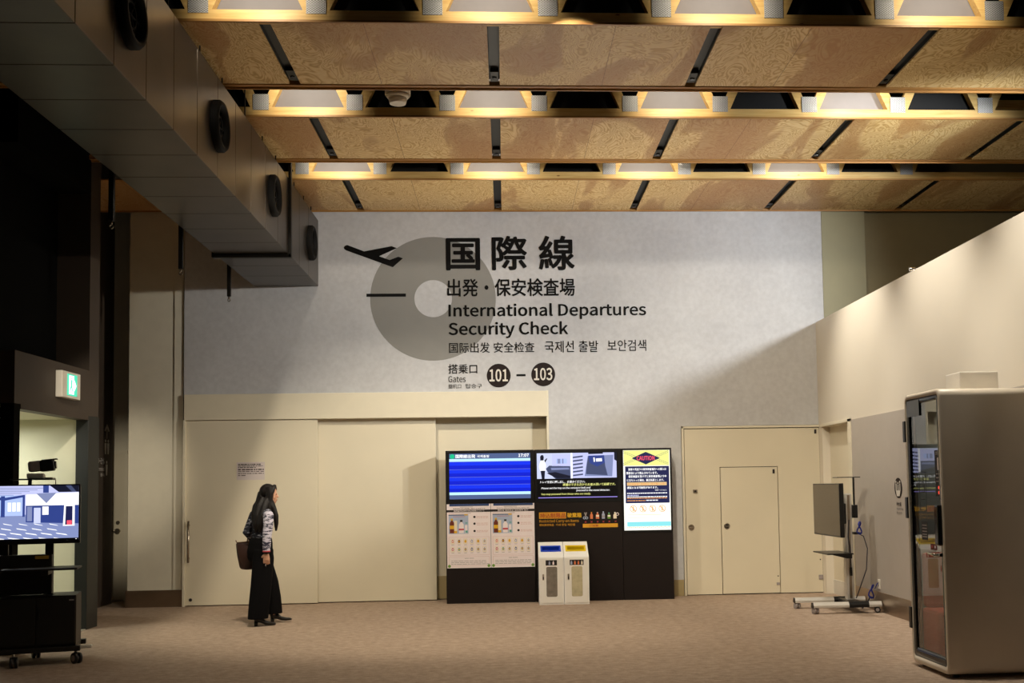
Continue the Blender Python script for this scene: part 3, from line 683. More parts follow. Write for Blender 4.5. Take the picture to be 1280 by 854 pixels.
Q3(95, 642, 390, 645, E_['gold'], 3); Q3(95, 668, 380, 670, E_['lemon'], 3); Q3(92, 355, 448, 384, E_['gold'], 3); b.build('screen', mon)
b = MB()
for body, x0, x1, y0, y1, m, bo in (('CAUTION', 183, 344, 120, 160, 'red', .03), ('旅客や見送りの保安検査場内への侵入は', 106, 446, 228, 250, 'white', .02), ('関係法により禁止されています。', 88, 368, 260, 284, 'white', .02),
        ('保安検査を受けずに保安検査場より中', 106, 446, 291, 314, 'white', .02), ('に立ち入った場合、厳正処罰とします。', 92, 424, 325, 347, 'white', .02), ('保安検査場の再検査及び航空機の出発が', 96, 446, 359, 381, 'orange', .02),
        ('遅延となる可能性があります。', 92, 368, 392, 412, 'white', .02), ('空港ターミナルビル', 342, 446, 420, 432, 'white', .01)):
    a = c3(x0, y0); e = c3(x1, y1); text(b, body, a[0], e[0], e[1], a[1], FY-.010, E_[m], bo)
for x0, x1, yy, m in ((92, 450, 452, 'white'), (92, 194, 470, 'lilac'), (92, 450, 484, 'white'), (92, 450, 496, 'orange'), (92, 255, 518, 'orange'), (262, 366, 516, 'white')):
    x = x0
    while x < x1: l = random.uniform(8, 26); a = c3(x, yy-4); e = c3(min(x+l, x1), yy+4); b.box(a[0], e[0], FY-.010, FY-.0085, e[1], a[1], E_[m]); x += l+4
b.build('screen_text', mon)

# --- two paper posters under the flight board
def poster(x0, label, lines):
    t = thing('information_poster', label, 'poster', (x0+.297, FY, .48), 'restricted liquids posters'); W = .594; z0, z1 = .478, 1.345; H_ = z1-z0; y = FY-.004
    def X(u): return x0+u*W
    def Z(v): return z1-v*H_
    b = MB(); b.box(x0+.001, x0+W-.001, y, FY, z0, z1, MT['print_white']); b.build('sheet', t)
    b = MB()
    def r(u0, v0, u1, v1, m, lay=1): b.box(X(u0), X(u1), y-.0007*lay, y, Z(v1), Z(v0), MT[m])
    r(.06, 0, .965, .035, 'print_blue'); r(0, .092, 1, .128, 'print_black')
    r(.04, .165, .49, .465, 'print_sky'); r(.04, .165, .46, .178, 'print_blue', 2); r(.40, .160, .48, .180, 'print_yellow', 3); r(.14, .195, .42, .2, 'print_red', 2)
    b.build('header_and_picture', t)
    b = MB()
    def bot(u, v0, v1, wd, m, neck, lay=2): b.prism([(X(u-wd), Z(v1)), (X(u-wd), Z(v0+.05)), (X(u-wd*.45), Z(v0+.02)), (X(u-wd*.45), Z(v0)), (X(u+wd*.45), Z(v0)), (X(u+wd*.45), Z(v0+.02)), (X(u+wd), Z(v0+.05)), (X(u+wd), Z(v1))], y-.0007*lay, y, MT[m]); r(u-wd*.5, v0-.02, u+wd*.5, v0+.01, neck, lay+1)
    bot(.115, .245, .455, .05, 'print_brown', 'print_yellow'); r(.066, .335, .164, .39, 'print_yellow', 4); r(.165, .26, .235, .455, 'print_cream', 3); r(.165, .42, .235, .455, 'print_yellow', 4)
    bot(.33, .27, .455, .055, 'print_white', 'print_black'); r(.27, .385, .39, .41, 'print_red', 4); r(.41, .33, .47, .455, 'print_white', 3); r(.42, .415, .47, .45, 'print_teal', 4); r(.42, .29, .47, .305, 'print_teal', 4); b.build('bottle_picture', t)
    b = MB()
    for v in (.205, .31, .425): b.disc((X(.63), Z(v)), .016, y-.002, y, MT['print_black'], 16); 
    for v in (.195, .215, .30, .325, .415, .435):
        u = .68
        while u < .92: l = random.uniform(.03, .09); r(u, v, min(u+l, .94), v+.008, 'print_pink', 2); u += l+.012
    for v, hh in ((.145, .006),):
        r(.04, v, .55, v+hh, 'print_grey')
    b.build('numbered_notes', t)
    b = MB()
    for (u0, v0, u1, v1) in ((.04, .515, .965, .80), (.04, .82, .965, .965)):
        for q in ((u0, v0, u1, v0+.004), (u0, v1-.004, u1, v1), (u0, v0, u0+.007, v1), (u1-.007, v0, u1, v1)): r(*q, 'print_pink')
    cols = ['print_orange', 'print_brown', 'print_yellow', 'print_lilac', 'print_gold', 'print_sky', 'print_red', 'print_teal', 'print_grey', 'print_blue', 'print_grey', 'print_lilac']
    for j in range(12):
        u = .13+.145*(j % 6); v = .585+.125*(j//6); r(u-.045, v-.045, u+.045, v+.04, 'print_cream', 1); r(u-.03, v-.035, u+.03, v+.025, 'print_white', 2)
        b.prism([(X(u-.02), Z(v+.02)), (X(u-.026), Z(v-.01)), (X(u), Z(v-.032)), (X(u+.026), Z(v-.01)), (X(u+.02), Z(v+.02))], y-.0021, y, MT[cols[j]]); r(u-.012, v-.01, u+.012, v+.01, 'print_yellow' if j % 3 else 'print_white', 4)
        r(u-.03, v+.05, u+.03, v+.056, 'print_grey', 2)
    for v in (.845, .885, .91, .935):
        u = .40 if v < .85 else .09
        while u < (.60 if v < .85 else .9): l = random.uniform(.04, .12); r(u, v, u+l, v+.007, 'print_grey', 2); u += l+.015
    for u in (.05, .95): b.disc((X(u), Z(.968)), .02, y-.002, y, MT['print_green'], 16)
    b.build('item_table', t)
    b = MB(); text(b, lines[0], X(.16), X(.86), Z(.121), Z(.098), y-.0015, MT['print_white'], .01); text(b, lines[1], X(.14), X(.88), Z(.084), Z(.062), y-.0015, MT['ink'], .005); r(.3, .045, .6, .052, 'print_grey'); b.build('poster_lettering', t)
poster(-.797, 'pinkish white poster of bottles under the flight board, left one of the two', ('国際線液体物の持込制限について', '液体物の持込制限に関するお知らせ'))
poster(-.200, 'pinkish white poster of bottles under the flight board, right one next to the bins', ('国际线 液体物品 限制携带 提示', 'Notice about liquids in carry-on'))

# ================================================================ BINS
def litter_bin(x0, inner, blue, label):
    t = thing('recycling_bin', label, 'bin', (x0+.166, 14.58, 0), 'white recycling bins'); W = .332; y0, y1 = 14.41, 14.775
    A = (y0, .625); B = (y0+.32, .81); bw = MT['bin']
    b = MB(); x1 = x0+W-.003; th = .012
    b.prism([(y0, .0), (y0, .625), B, (y1, .81), (y1, 0)], x0, x0+th, bw, 'x'); b.prism([(y0, .0), (y0, .625), B, (y1, .81), (y1, 0)], x1-th, x1, bw, 'x')
    b.box(x0+th, x1-th, y0, y0+th, 0, .625, bw); b.box(x0+th, x1-th, y1-th, y1, 0, .81, bw); b.box(x0+th, x1-th, B[0], y1-th, .798, .81, bw); b.box(x0+th, x1-th, y0+th, y1-th, 0, .01, bw)
    def sl(s, n=0): # point on the slanted top, s along the slope
        d = Vector((B[0]-A[0], B[1]-A[1])); nn = Vector((-d.y, d.x)).normalized(); return (A[0]+d.x*s+nn.x*n, A[1]+d.y*s+nn.y*n)
    for s0, s1, xa, xb in ((0, .36, x0+th, x1-th), (.74, 1, x0+th, x1-th), (.36, .74, x0+th, x0+.028), (.36, .74, x1-.028, x1-th)):
        b.prism([sl(s0), sl(s1), sl(s1, -.01), sl(s0, -.01)], xa, xb, bw, 'x')
    b.build('bin_body', t)
    m = MT['blue'] if blue else MT['yellow']; b = MB()
    for s0, s1, xa, xb in ((.36, .44, x0+.028, x1-.028), (.66, .74, x0+.028, x1-.028), (.44, .66, x0+.028, x0+.05), (.44, .66, x1-.05, x1-.028)):
        b.prism([sl(s0, .006), sl(s1, .006), sl(s1, -.05), sl(s0, -.05)], xa, xb, m, 'x')
    b.prism([sl(.36, -.05), sl(.74, -.05), sl(.74, -.055), sl(.36, -.055)], x0+.028, x1-.028, MT['blue'] if blue else MT['olive_dark'], 'x'); op = b.build('throat', t, 'blue insert' if blue else 'yellow insert')
    if blue:
        b = MB()
        for xc in (x0+.105, x0+.225):
            c = sl(.53, -.05); c2_ = sl(.53, -.035); b.cyl((xc, c[0], c[1]), (xc, c2_[0], c2_[1]), .05, MT['blue_dark'], seg=20)
        b.build('bottle_holes', op)
    b = MB(); b.box(x0+.012, x1-.012, y0-.008, y0, .02, .612, MT['bin_door'], .003); dr = b.build('door', t)
    b = MB(); xw0 = x0+.095; xw1 = xw0+.145; pts = []
    for cx, cz, a0 in ((xw1-.02, .50-.02, 0), (xw0+.02, .50-.02, 90), (xw0+.02, .125, 180), (xw1-.02, .125, 270)):
        for k_ in range(5): an = R(a0+k_*22.5); pts.append((cx+.02*math.cos(an), cz+.02*math.sin(an)))
    b.prism(pts, y0-.0095, y0-.007, MT['win_grey'] if blue else MT['win_pale']); b.build('window', dr)
    b = MB(); b.box(x0+.043, x0+.066, y0-.012, y0-.007, .325, .405, MT['steel'], .002); b.box(x0+.048, x0+.061, y0-.014, y0-.011, .335, .37, MT['print_black']); b.build('latch', dr)
    b = MB(); ww = .15 if blue else .185; xa = x0+.088-(0 if blue else .015); b.box(xa, xa+ww, y0-.010, y0-.007, .518, .588, MT['print_black']); lb = b.build('label', dr)
    b = MB(); n = 2 if blue else 4; cl = ['print_lilac', 'print_white'] if blue else ['print_sky', 'print_orange', 'print_orange', 'print_cream']
    for k_ in range(n):
        xc = xa+ww*(k_+.5)/n if not blue else xa+ww*(.34+.34*k_)
        b.prism([(xc-.011, .526), (xc+.011, .526), (xc+.011, .558), (xc+.004, .567), (xc+.004, .578), (xc-.004, .578), (xc-.004, .567), (xc-.011, .558)], y0-.0115, y0-.0095, MT[cl[k_]])
    b.build('label_pictograms', lb)
litter_bin(.435, None, True, 'white recycling bin with a blue slot, left of the pair'); litter_bin(.770, None, False, 'white recycling bin with a yellow slot, right of the pair')

# ================================================================ LEFT WALL SIGNS
t = thing('exit_sign', 'green lit emergency exit sign above the left doorway', 'exit sign', (-4.8, 12.1, 2.75))
b = MB(); b.box(-4.838, -4.765, 11.92, 12.42, 2.615, 2.905, MT['white'], .006); b.build('housing', t)
b = MB(); b.box(-4.766, -4.760, 12.05, 12.315, 2.645, 2.88, E_['exit'], .001); pan = b.build('lit_panel', t)
b = MB(); y = -4.760
b.box(y, y+.002, 12.09, 12.22, 2.66, 2.865, E_['exit_white'])
b.prism([(12.235, 2.70), (12.285, 2.76), (12.235, 2.82)], y, y+.002, E_['exit_white'], 'x')
b.sphere((y+.002, 12.16, 2.835), .014, E_['exit'], 10, (.1, 1, 1)); b.prism([(12.135, 2.82), (12.175, 2.815), (12.165, 2.75), (12.20, 2.68), (12.185, 2.675), (12.15, 2.735), (12.115, 2.69), (12.10, 2.70), (12.135, 2.755)], y+.002, y+.003, E_['exit'], 'x')
b.build('running_figure', pan)
t = thing('restroom_sign', 'small white wall lettering with an upward arrow on the dark wall right of the doorway', 'sign', (-5.6, 15.5, 2.1)); m = MT['sign_white']; X5 = -5.609
b = MB(); b.box(X5, X5+.003, 15.58, 15.60, 2.34, 2.52, m); b.prism([(15.59, 2.55), (15.68, 2.45), (15.655, 2.44), (15.59, 2.515), (15.525, 2.44), (15.50, 2.45)], X5, X5+.003, m, 'x'); b.build('arrow', t)
b = MB()
for zc, n_ in ((2.22, 2), (1.92, 1)):
    for k_ in range(n_):
        yc = 15.59+(k_-.5*(n_-1))*.10; b.disc((yc, zc+.085), .022, X5, X5+.003, m, 12, 'x'); b.prism([(yc-.035, zc+.055), (yc+.035, zc+.055), (yc+.03, zc-.02), (yc+.018, zc-.1), (yc-.018, zc-.1), (yc-.03, zc-.02)], X5, X5+.003, m, 'x')
b.build('pictograms', t)
b = MB(); text(b, '国内ターミナル', 15.16, 15.50, 1.965, 2.07, X5, m, .02, 'x'); text(b, 'Terminal', 15.24, 15.50, 1.88, 1.94, X5, m, .01, 'x'); text(b, '国内 국내', 15.36, 15.50, 1.80, 1.85, X5, m, .01, 'x'); b.build('lettering', t)

# right wall sign: round symbol with lettering
t = thing('wall_symbol_sign', 'dark round symbol with small lettering on the grey right wall, beside the booth', 'sign', (PX-.012, 12.1, 1.5)); xs = PX-.0125
b = MB(); b.disc((12.07, 1.55), .115, xs-.004, xs, MT['sign_brown'], 40, 'x'); dk = b.build('disc', t)
b = MB()
m = MT['sign_white']
b.prism([(12.0, 1.52), (12.14, 1.52), (12.115, 1.455), (12.025, 1.455)], xs-.006, xs-.003, m, 'x')
for yc, zt in ((12.01, 1.60), (12.07, 1.585), (12.13, 1.60)): b.box(xs-.006, xs-.003, yc-.012, yc+.012, 1.52, zt, m); b.disc((yc, zt+.018), .013, xs-.006, xs-.003, m, 12, 'x')
b.build('symbol', dk)
b = MB(); text(b, '待合室', 12.14, 11.99, 1.345, 1.39, xs-.001, MT['sign_brown'], .02, 'x', flip=-1); text(b, 'Waiting', 12.14, 11.93, 1.295, 1.325, xs-.001, MT['sign_brown'], .0, 'x', flip=-1); text(b, 'Room', 12.14, 11.97, 1.255, 1.28, xs-.001, MT['sign_brown'], .0, 'x', flip=-1); b.build('lettering', t)
t.location += Vector((0, .035, -.067))

# ================================================================ LEFT AV CART
CO = Vector((-4.49, 10.45, 0)); CA = R(15)
CM = Matrix.Translation(CO) @ Matrix.Rotation(CA, 4, 'Z')     # local x to the right, local -y to the front
def caster(par, pos, r=.045, m=None, yaw=0, mtx=None):
    m = m or MT['black']; q = MB(); x, y, z = pos
    q.cyl((-.032, 0, r), (-.008, 0, r), r, m, seg=20); q.cyl((.008, 0, r), (.032, 0, r), r, m, seg=20); q.cyl((-.036, 0, r), (.036, 0, r), r*.55, MT['print_grey'], seg=14)
    q.cyl((0, .012, r), (0, .012, r*2+.02), .012, MT['steel'], seg=10); q.box(-.012, .012, -.025, .035, r*1.7, r*2.05, m, .004)
    q.xform((mtx or Matrix.Identity(4)) @ Matrix.Translation((x, y, z)) @ Matrix.Rotation(yaw, 4, 'Z')); return q.build('caster', par)
t = thing('monitor_cart', 'black wheeled cart carrying a lit monitor with a camera picture, at the left edge', 'monitor cart', CO)
bl = MT['black']
def L(mb): return mb.xform(CM)
b = MB(); b.box(-.36, .50, -.27, -.20, .115, .16, bl, .006); b.box(-.36, .50, .22, .29, .115, .16, bl, .006); b.box(-.30, -.22, -.24, .26, .115, .155, bl, .006); b.box(.38, .46, -.24, .26, .115, .155, bl, .006); L(b).build('base_frame', t)
for p, a in (((.47, -.25, 0), .6), ((-.04, -.33, 0), .1), ((-.33, .24, 0), 1), ((.06, .26, 0), .3)): caster(t, p, .05, MT['plastic_black'], a, CM)
b = MB(); b.box(.50, .60, -.265, -.205, .135, .165, MT['white'], .008); L(b).build('brake_pedal', t)
b = MB()
for x0 in (-.225, .16): b.box(x0, x0+.07, .02, .07, .15, 1.45, bl, .004)
L(b).build('post', t)
b = MB(); b.box(-.23, .46, -.22, .20, .16, .625, bl, .008); cab = L(b).build('cabinet', t)
b = MB(); b.box(.125, .45, -.228, -.22, .18, .605, bl, .003); dr = L(b).build('cabinet_door', cab); b = MB(); b.box(-.22, .115, -.228, -.22, .18, .605, bl, .003); dr2 = L(b).build('cabinet_door', cab)
b = MB(); b.box(.135, .15, -.24, -.228, .42, .52, MT['plastic_black'], .003); L(b).build('door_handle', dr)
b = MB(); b.box(.40, .44, -.230, -.228, .575, .588, MT['print_grey']); L(b).build('name_plate', dr)
b = MB(); b.box(-.24, .23, -.05, .02, .63, 1.0, bl, .01); b.box(.085, .20, -.056, -.05, .958, .988, MT['cork']); L(b).build('equipment_box', t)
b = MB(); b.box(-.16, .48, -.36, .02, .865, .885, bl, .006); b.box(.17, .23, -.30, .02, .82, .865, bl, .006); L(b).build('laptop_shelf', t)
b = MB(); b.box(-.51, .475, -.115, -.07, 1.10, 1.655, MT['plastic_black'], .006); b.box(-.3, .3, -.07, .03, 1.2, 1.5, bl, .01); mon = L(b).build('monitor', t)
sy = -.1165
def SQ(b, u0, v0, u1, v1, m, lay=1): # u,v fractions of the picture, v down
    x0, x1 = -.495+.955*u0, -.495+.955*u1; z1, z0 = 1.643-.512*v0, 1.643-.512*v1; b.box(x0, x1, sy-.0006*lay, sy+.001, z0, z1, E_[m])
def SP(b, pts, m, lay): b.prism([(-.495+.955*u, 1.643-.512*v) for u, v in pts], sy-.0006*lay, sy+.001, E_[m])
b = MB()
SQ(b, 0, 0, 1, 1, 'lilac'); SP(b, [(0, .55), (.55, .52), (1, .66), (1, 1), (0, 1)], 'floor', 2); SP(b, [(0, 0), (.72, 0), (.62, .14), (.35, .2), (0, .17)], 'lilac', 2)
for j in range(5): SP(b, [(0, .02+j*.03), (.7-j*.07, .04+j*.03), (.7-j*.07, .05+j*.03), (0, .035+j*.03)], 'mid', 3)
SQ(b, 0, .17, .52, .54, 'skyl', 3); SP(b, [(0, .17), (.35, .21), (.52, .16), (.52, .2), (.35, .26), (0, .21)], 'hall', 4)
for u, w_ in ((.10, .02), (.22, .015), (.31, .035), (.50, .02)): SQ(b, u, .18, u+w_, .56, 'hall', 5)
for u in (.02, .14, .25, .37, .41, .45): SQ(b, u, .3, u+.03, .46, 'white', 4)
SP(b, [(.53, .16), (1, .13), (1, .38), (.53, .38)], 'white', 5); SP(b, [(.62, .14), (.80, .13), (.71, .32)], 'mid', 6); SP(b, [(.74, 0), (1, 0), (1, .12), (.82, .12)], 'dusk', 5); SP(b, [(.88, .0), (.93, 0), (.98, .12), (.94, .12)], 'slate', 6)
SQ(b, .68, 0, .73, .13, 'hall', 6); SP(b, [(.53, .36), (1, .36), (1, .70), (.53, .66)], 'hall', 6); SQ(b, .60, .40, .66, .68, 'pale', 7); SQ(b, .675, .38, .73, .53, 'white', 7); SQ(b, .54, .38, .585, .64, 'mid', 7)
SP(b, [(.87, .36), (.965, .36), (.965, .74), (.86, .74)], 'white', 7); SP(b, [(.885, .38), (.945, .38), (.945, .72), (.88, .72)], 'navy', 8); SQ(b, .895, .64, .94, .72, 'red', 9)
random.seed(3)
for r_ in range(4):
    for j in range(7):
        u = .06+j*.135+r_*.03-(.05 if r_ % 2 else 0); v = .66+r_*.085+j*.006
        if u < .84: SP(b, [(u, v), (u+.07+r_*.012, v+.03), (u+.085+r_*.012, v+.045+r_*.004), (u+.01, v+.018)], 'white', 4)
SP(b, [(.15, .50), (.19, .48), (.21, .60), (.19, .72), (.165, .72), (.15, .6)], 'slate', 7); SQ(b, .165, .45, .185, .49, 'dusk', 8)
SQ(b, 0, .96, 1, 1, 'black', 9); SQ(b, .975, .972, .985, .984, 'white', 10); SQ(b, .82, .58+.02, .823, .92, 'blue', 9) if False else None
L(b).build('screen', mon)
b = MB(); b.box(.005, .035, .02, .05, 1.45, 1.70, bl); b.box(-.13, .23, -.13, .07, 1.698, 1.71, bl, .003); L(b).build('camera_shelf', t)
t = thing('video_camera', 'white boxy security camera standing on the shelf above the left monitor', 'camera', CM @ Vector((.08, -.02, 1.71)))
b = MB(); b.box(.005, .15, -.08, .05, 1.711, 1.76, MT['white'], .012); b.box(.16, .225, -.09, -.01, 1.711, 1.722, MT['white'], .004); L(b).build('base', t)
b = MB(); b.box(-.10, .10, -.055, .055, -.05, .05, MT['print_grey'], .02); b.xform(CM @ Matrix.Translation((.115, -.03, 1.83)) @ Matrix.Rotation(R(-6), 4, 'Y')); hd = b.build('camera_head', t)
b = MB(); b.box(.0, .125, -.062, .06, -.058, .048, MT['plastic_black'], .015); b.cyl((.125, 0, -.005), (.14, 0, -.005), .035, MT['gloss_black'], seg=20); b.box(.02, .15, -.06, .06, .044, .054, MT['plastic_black'], .004); b.xform(CM @ Matrix.Translation((.115, -.03, 1.83)) @ Matrix.Rotation(R(-6), 4, 'Y')); b.build('lens_hood', hd)
b = MB(); b.tube([(.225, -.03, 1.716), (.245, -.03, 1.71), (.25, -.03, 1.67), (.24, -.04, 1.60), (.20, .0, 1.2)], .004, MT['white'], 6); L(b).build('cable', t)

# ================================================================ RIGHT MONITOR STAND
t = thing('monitor_stand', 'silver wheeled stand with a blank dark monitor, beside the right wall', 'monitor stand', (4.19, 13.1, 0))
al = MT['alu']; pb = MT['plastic_black']
for y0, y1, xa, name in ((12.71, 12.79, 3.63, 0), (13.30, 13.375, 3.57, 1)):
    b = MB(); pr = [(y0, .075), (y0, .10), (y0+.02, .135), (y1-.02, .135), (y1, .10), (y1, .075)]
    b.prism(pr, xa, 4.455, al, 'x'); lg = b.build('leg', t); b = MB(); b.prism(pr, xa-.012, xa, pb, 'x'); b.build('end_cap', lg)
    b = MB(); b.prism([(y0-.004, .07), (y0-.004, .105), (y0+.015, .141), (y1-.015, .141), (y1+.004, .105), (y1+.004, .07)], 4.06, 4.30, pb, 'x'); b.build('leg_joint', lg)
    ym = (y0+y1)/2
    caster(t, (xa+.03, ym, 0), .037, MT['print_grey'], .3); caster(t, (4.41, ym, 0), .037, pb, 1.3)
b = MB(); b.box(4.11, 4.26, 12.78, 13.31, .085, .13, pb, .006); b.build('cross_bar', t)
b = MB(); b.box(4.145, 4.235, 13.04, 13.15, .12, 1.42, al, .012); b.box(4.175, 4.205, 13.034, 13.04, .15, 1.4, MT['steel']); b.build('column', t)
b = MB(); b.prism([(13.40, .705), (12.80, .705), (12.80, .69), (13.40, .69)], 3.84, 4.16, pb, 'x'); b.prism([(3.90, .69), (4.16, .69), (4.16, .64), (4.10, .64)], 12.86, 12.90, pb, 'y'); b.build('shelf', t)
b = MB(); b.box(3.935, 3.985, 12.56, 13.66, .905, 1.545, pb, .006); b.box(3.985, 4.03, 12.75, 13.45, .95, 1.35, pb, .012); mon = b.build('monitor', t)
b = MB(); b.box(3.932, 3.936, 12.575, 13.645, .925, 1.532, MT['tv_off']); b.build('screen', mon)
b = MB(); b.box(4.02, 4.15, 13.0, 13.2, 1.05, 1.30, pb, .01); b.build('mount', t); b = MB(); b.box(4.23, 4.30, 12.98, 13.12, .92, .95, pb, .004); b.build('cable_hook', t); b = MB(); b.box(4.235, 4.29, 12.99, 13.12, 1.12, 1.28, pb, .008); b.build('power_supply', t)
b = MB(); b.box(4.255, 4.275, 13.04, 13.06, 1.26, 1.615, pb); b.box(4.04, 4.33, 12.98, 13.16, 1.612, 1.622, pb, .002); b.build('camera_shelf', t)
b = MB(); b.tube([(4.26, 12.97, .94), (4.34, 12.96, .90), (4.38, 12.95, .75), (4.36, 12.95, .50), (4.27, 12.97, .25), (4.24, 13.0, .15)], .006, MT['cable'], 6); b.tube([(4.19, 13.03, 1.1), (4.17, 13.02, .9), (4.19, 13.02, .75), (4.195, 13.02, .5)], .006, MT['cable'], 6); b.cyl((4.195, 13.02, .52), (4.195, 13.02, .42), .014, pb, seg=8); b.build('power_cable', t)
def coil(mb, c, r, n, m, tilt):
    pts = []
    for i in range(n*14+1):
        a = 2*math.pi*i/14; rr = r*(1+.12*math.sin(i*1.7)); pts.append(Vector((.022*math.sin(i*.9), rr*.5*math.cos(a), rr*math.sin(a))))
    mt = Matrix.Translation(c) @ Matrix.Rotation(tilt, 4, 'X'); return mb.tube([mt @ p for p in pts], .008, m, 6)
b = MB(); coil(b, (4.29, 12.95, 1.0), .07, 4, MT['cable_blue'], .2); b.build('cable_coil', t, 'blue coiled cable')
t = thing('wall_outlet', 'small white outlet low on the grey wall behind the monitor stand', 'outlet', (PX-.012, 12.85, .32))
b = MB(); b.box(PX-.026, PX-.0115, 12.80, 12.88, .27, .385, MT['white'], .004); b.build('plate', t); b = MB(); b.box(PX-.03, PX-.026, 12.825, 12.855, .30, .355, MT['print_grey']); b.build('socket', t)
b = MB(); coil(b, (4.43, 12.99, .225), .085, 4, MT['cable_blue'], .5); b.tube([(4.45, 12.93, .27), (4.46, 12.86, .34)], .006, MT['cable_blue'], 6); b.tube([(4.43, 13.05, .16), (4.40, 13.12, .05), (4.36, 13.16, .008)], .007, MT['cable'], 6)
tag(b.build('power_cord'), 'blue bundled power cord hanging from the wall outlet near the floor', 'cord')

# ================================================================ PHONE BOOTH
BX0, BX1, BY0, BY1, BZ0, BZ1 = 3.45, 4.43, 8.37, 9.10, .03, 2.29
t = thing('office_booth', 'white rounded single-person booth with a glass door, right foreground', 'booth', (3.45, 8.37, 0))
def rrect(y0, y1, z0, z1, r, n=6):
    P = []
    for cy, cz, a0 in ((y1-r, z1-r, 0), (y0+r, z1-r, 90), (y0+r, z0+r, 180), (y1-r, z0+r, 270)):
        for i in range(n+1): a = R(a0+90*i/n); P.append((cy+r*math.cos(a), cz+r*math.sin(a)))
    return P
b = MB()
O_ = rrect(BY0, BY1, BZ0, BZ1, .06); I_ = rrect(BY0+.035, BY1-.035, BZ0+.055, BZ1-.04, .03)
rings = [[(x, p[0], p[1]) for p in q] for x, q in ((BX1, O_), (BX0+.012, O_), (BX0, [(p[0]+(.01 if p[0] < 8.8 else -.01), p[1]+(.01 if p[1] < 1.1 else -.01)) for p in O_]), (BX0, I_), (BX1-.05, I_))]
b.loft(rings, MT['booth'], True); b.build('shell', t)
b = MB(); J = rrect(BY0+.036, BY1-.036, BZ0+.056, BZ1-.041, .03); K_ = rrect(BY0+.075, BY1-.10, BZ0+.13, BZ1-.085, .012)
b.loft([[(x, p[0], p[1]) for p in q] for x, q in ((BX0+.035, J), (BX0+.006, J), (BX0+.006, K_), (BX0+.035, K_))], MT['gloss_black'], False); b.box(BX0+.003, BX0+.03, 8.79, 9.05, 2.10, 2.235, MT['gloss_black']); dr = b.build('door_frame', t)
b = MB(); b.prism(rrect(BY0+.076, BY1-.101, BZ0+.131, BZ1-.086, .012), BX0+.014, BX0+.022, MT['glass'], 'x'); b.build('glass_pane', dr)
for z in (.40, 1.33, 1.98):
    b = MB(); b.box(BX0-.012, BX0+.01, 9.075, 9.122, z-.09, z+.09, pb, .004); b.build('hinge', dr)
b = MB(); b.box(BX0-.035, BX0+.008, 8.40, 8.475, 1.04, 1.36, MT['gloss_black'], .012); b.build('lock_pad', dr)
b = MB(); b.cyl((BX0+.006, 8.44, .965), (BX0-.055, 8.44, .965), .014, MT['chrome'], seg=12); b.cyl((BX0-.05, 8.44, .965), (BX0-.05, 8.57, .975), .011, MT['chrome'], seg=12); b.build('lever', dr)
b = MB(); b.box(BX0+.0125, BX0+.014, 8.40, 8.53, 1.43, 1.80, MT['print_black']); b.box(BX0+.0115, BX0+.0125, 8.45, 8.48, 1.64, 1.74, MT['print_white'])
for z in (1.50, 1.46): b.disc((8.465, z), .014, BX0+.0115, BX0+.0125, E_['led'], 10, 'x')
for z in (1.785, 1.77, 1.61, 1.58, 1.55): b.box(BX0+.0115, BX0+.0125, 8.42, 8.51, z-.004, z+.004, MT['print_grey'])
b.build('instruction_sticker', dr); b = MB(); b.box(BX0+.0125, BX0+.014, 8.72, 8.84, 1.07, 1.22, MT['print_black']); 
for z in (1.19, 1.165, 1.14, 1.115, 1.095): b.box(BX0+.0115, BX0+.0125, 8.735, 8.825, z-.004, z+.004, MT['print_grey'])
b.build('text_sticker', dr); b = MB()
for q in ((8.72, 8.725, 1.31, 1.63), (8.855, 8.86, 1.31, 1.63), (8.72, 8.86, 1.625, 1.63), (8.72, 8.86, 1.31, 1.315), (8.76, 8.82, 1.40, 1.408), (8.75, 8.83, 1.46, 1.468), (8.75, 8.757, 1.46, 1.53), (8.775, 8.781, 1.50, 1.59), (8.80, 8.84, 1.53, 1.537)): b.box(BX0+.0125, BX0+.014, *q, MT['print_black'])
b.build('outline_sticker', dr); b = MB(); b.box(BX0+.0125, BX0+.014, 8.55, 8.67, .995, 1.045, MT['print_brown']); b.disc((8.58, 1.02), .012, BX0+.0115, BX0+.0125, MT['print_white'], 10, 'x'); b.disc((8.64, 1.02), .012, BX0+.0115, BX0+.0125, MT['print_red'], 10, 'x')
b.build('warning_sticker', dr)
b = MB(); b.box(3.52, 4.34, 8.70, 9.05, .10, .49, MT['red_seat'], .03); b.build('bench_seat', t); b = MB(); b.box(3.53, 4.34, 8.98, 9.05, .49, .95, MT['red_seat'], .03); b.build('backrest', t)
b = MB(); b.box(4.345, 4.375, 8.41, 9.08, .09, 2.24, MT['lining']); b.box(3.53, 4.345, 9.055, 9.082, .09, 2.24, MT['lining']); b.box(3.53, 4.345, 8.408, 8.43, .09, 2.24, MT['lining']); b.build('lining', t)
b = MB(); b.box(3.85, 4.34, 8.435, 8.62, .985, 1.01, MT['white'], .004); b.build('desk', t)
spot('booth_fill_spot', (4.1, 8.75, 2.2), (4.1, 8.75, 0), 12, 150, (1, .95, .86), .8, .03)  # unseen lamp added to brighten the booth interior
for x in (3.54, 4.34):
    for y in (8.47, 9.02): b = MB(); b.cyl((x, y, 0), (x, y, .012), .035, pb); b.cyl((x, y, .01), (x, y, .05), .014, MT['steel']); b.build('foot', t)
t.rotation_euler.z = R(.9)
t2 = MB(); t2.box(3.81, 4.14, 8.80, 9.09, 2.291, 2.462, MT['white'], .006); t2 = t2.build('cardboard_box'); tag(t2, 'plain white box lying on top of the booth', 'box')
b = MB(); b.box(3.812, 4.138, 8.802, 9.088, 2.425, 2.464, MT['white'], .004); b.build('lid', t2)
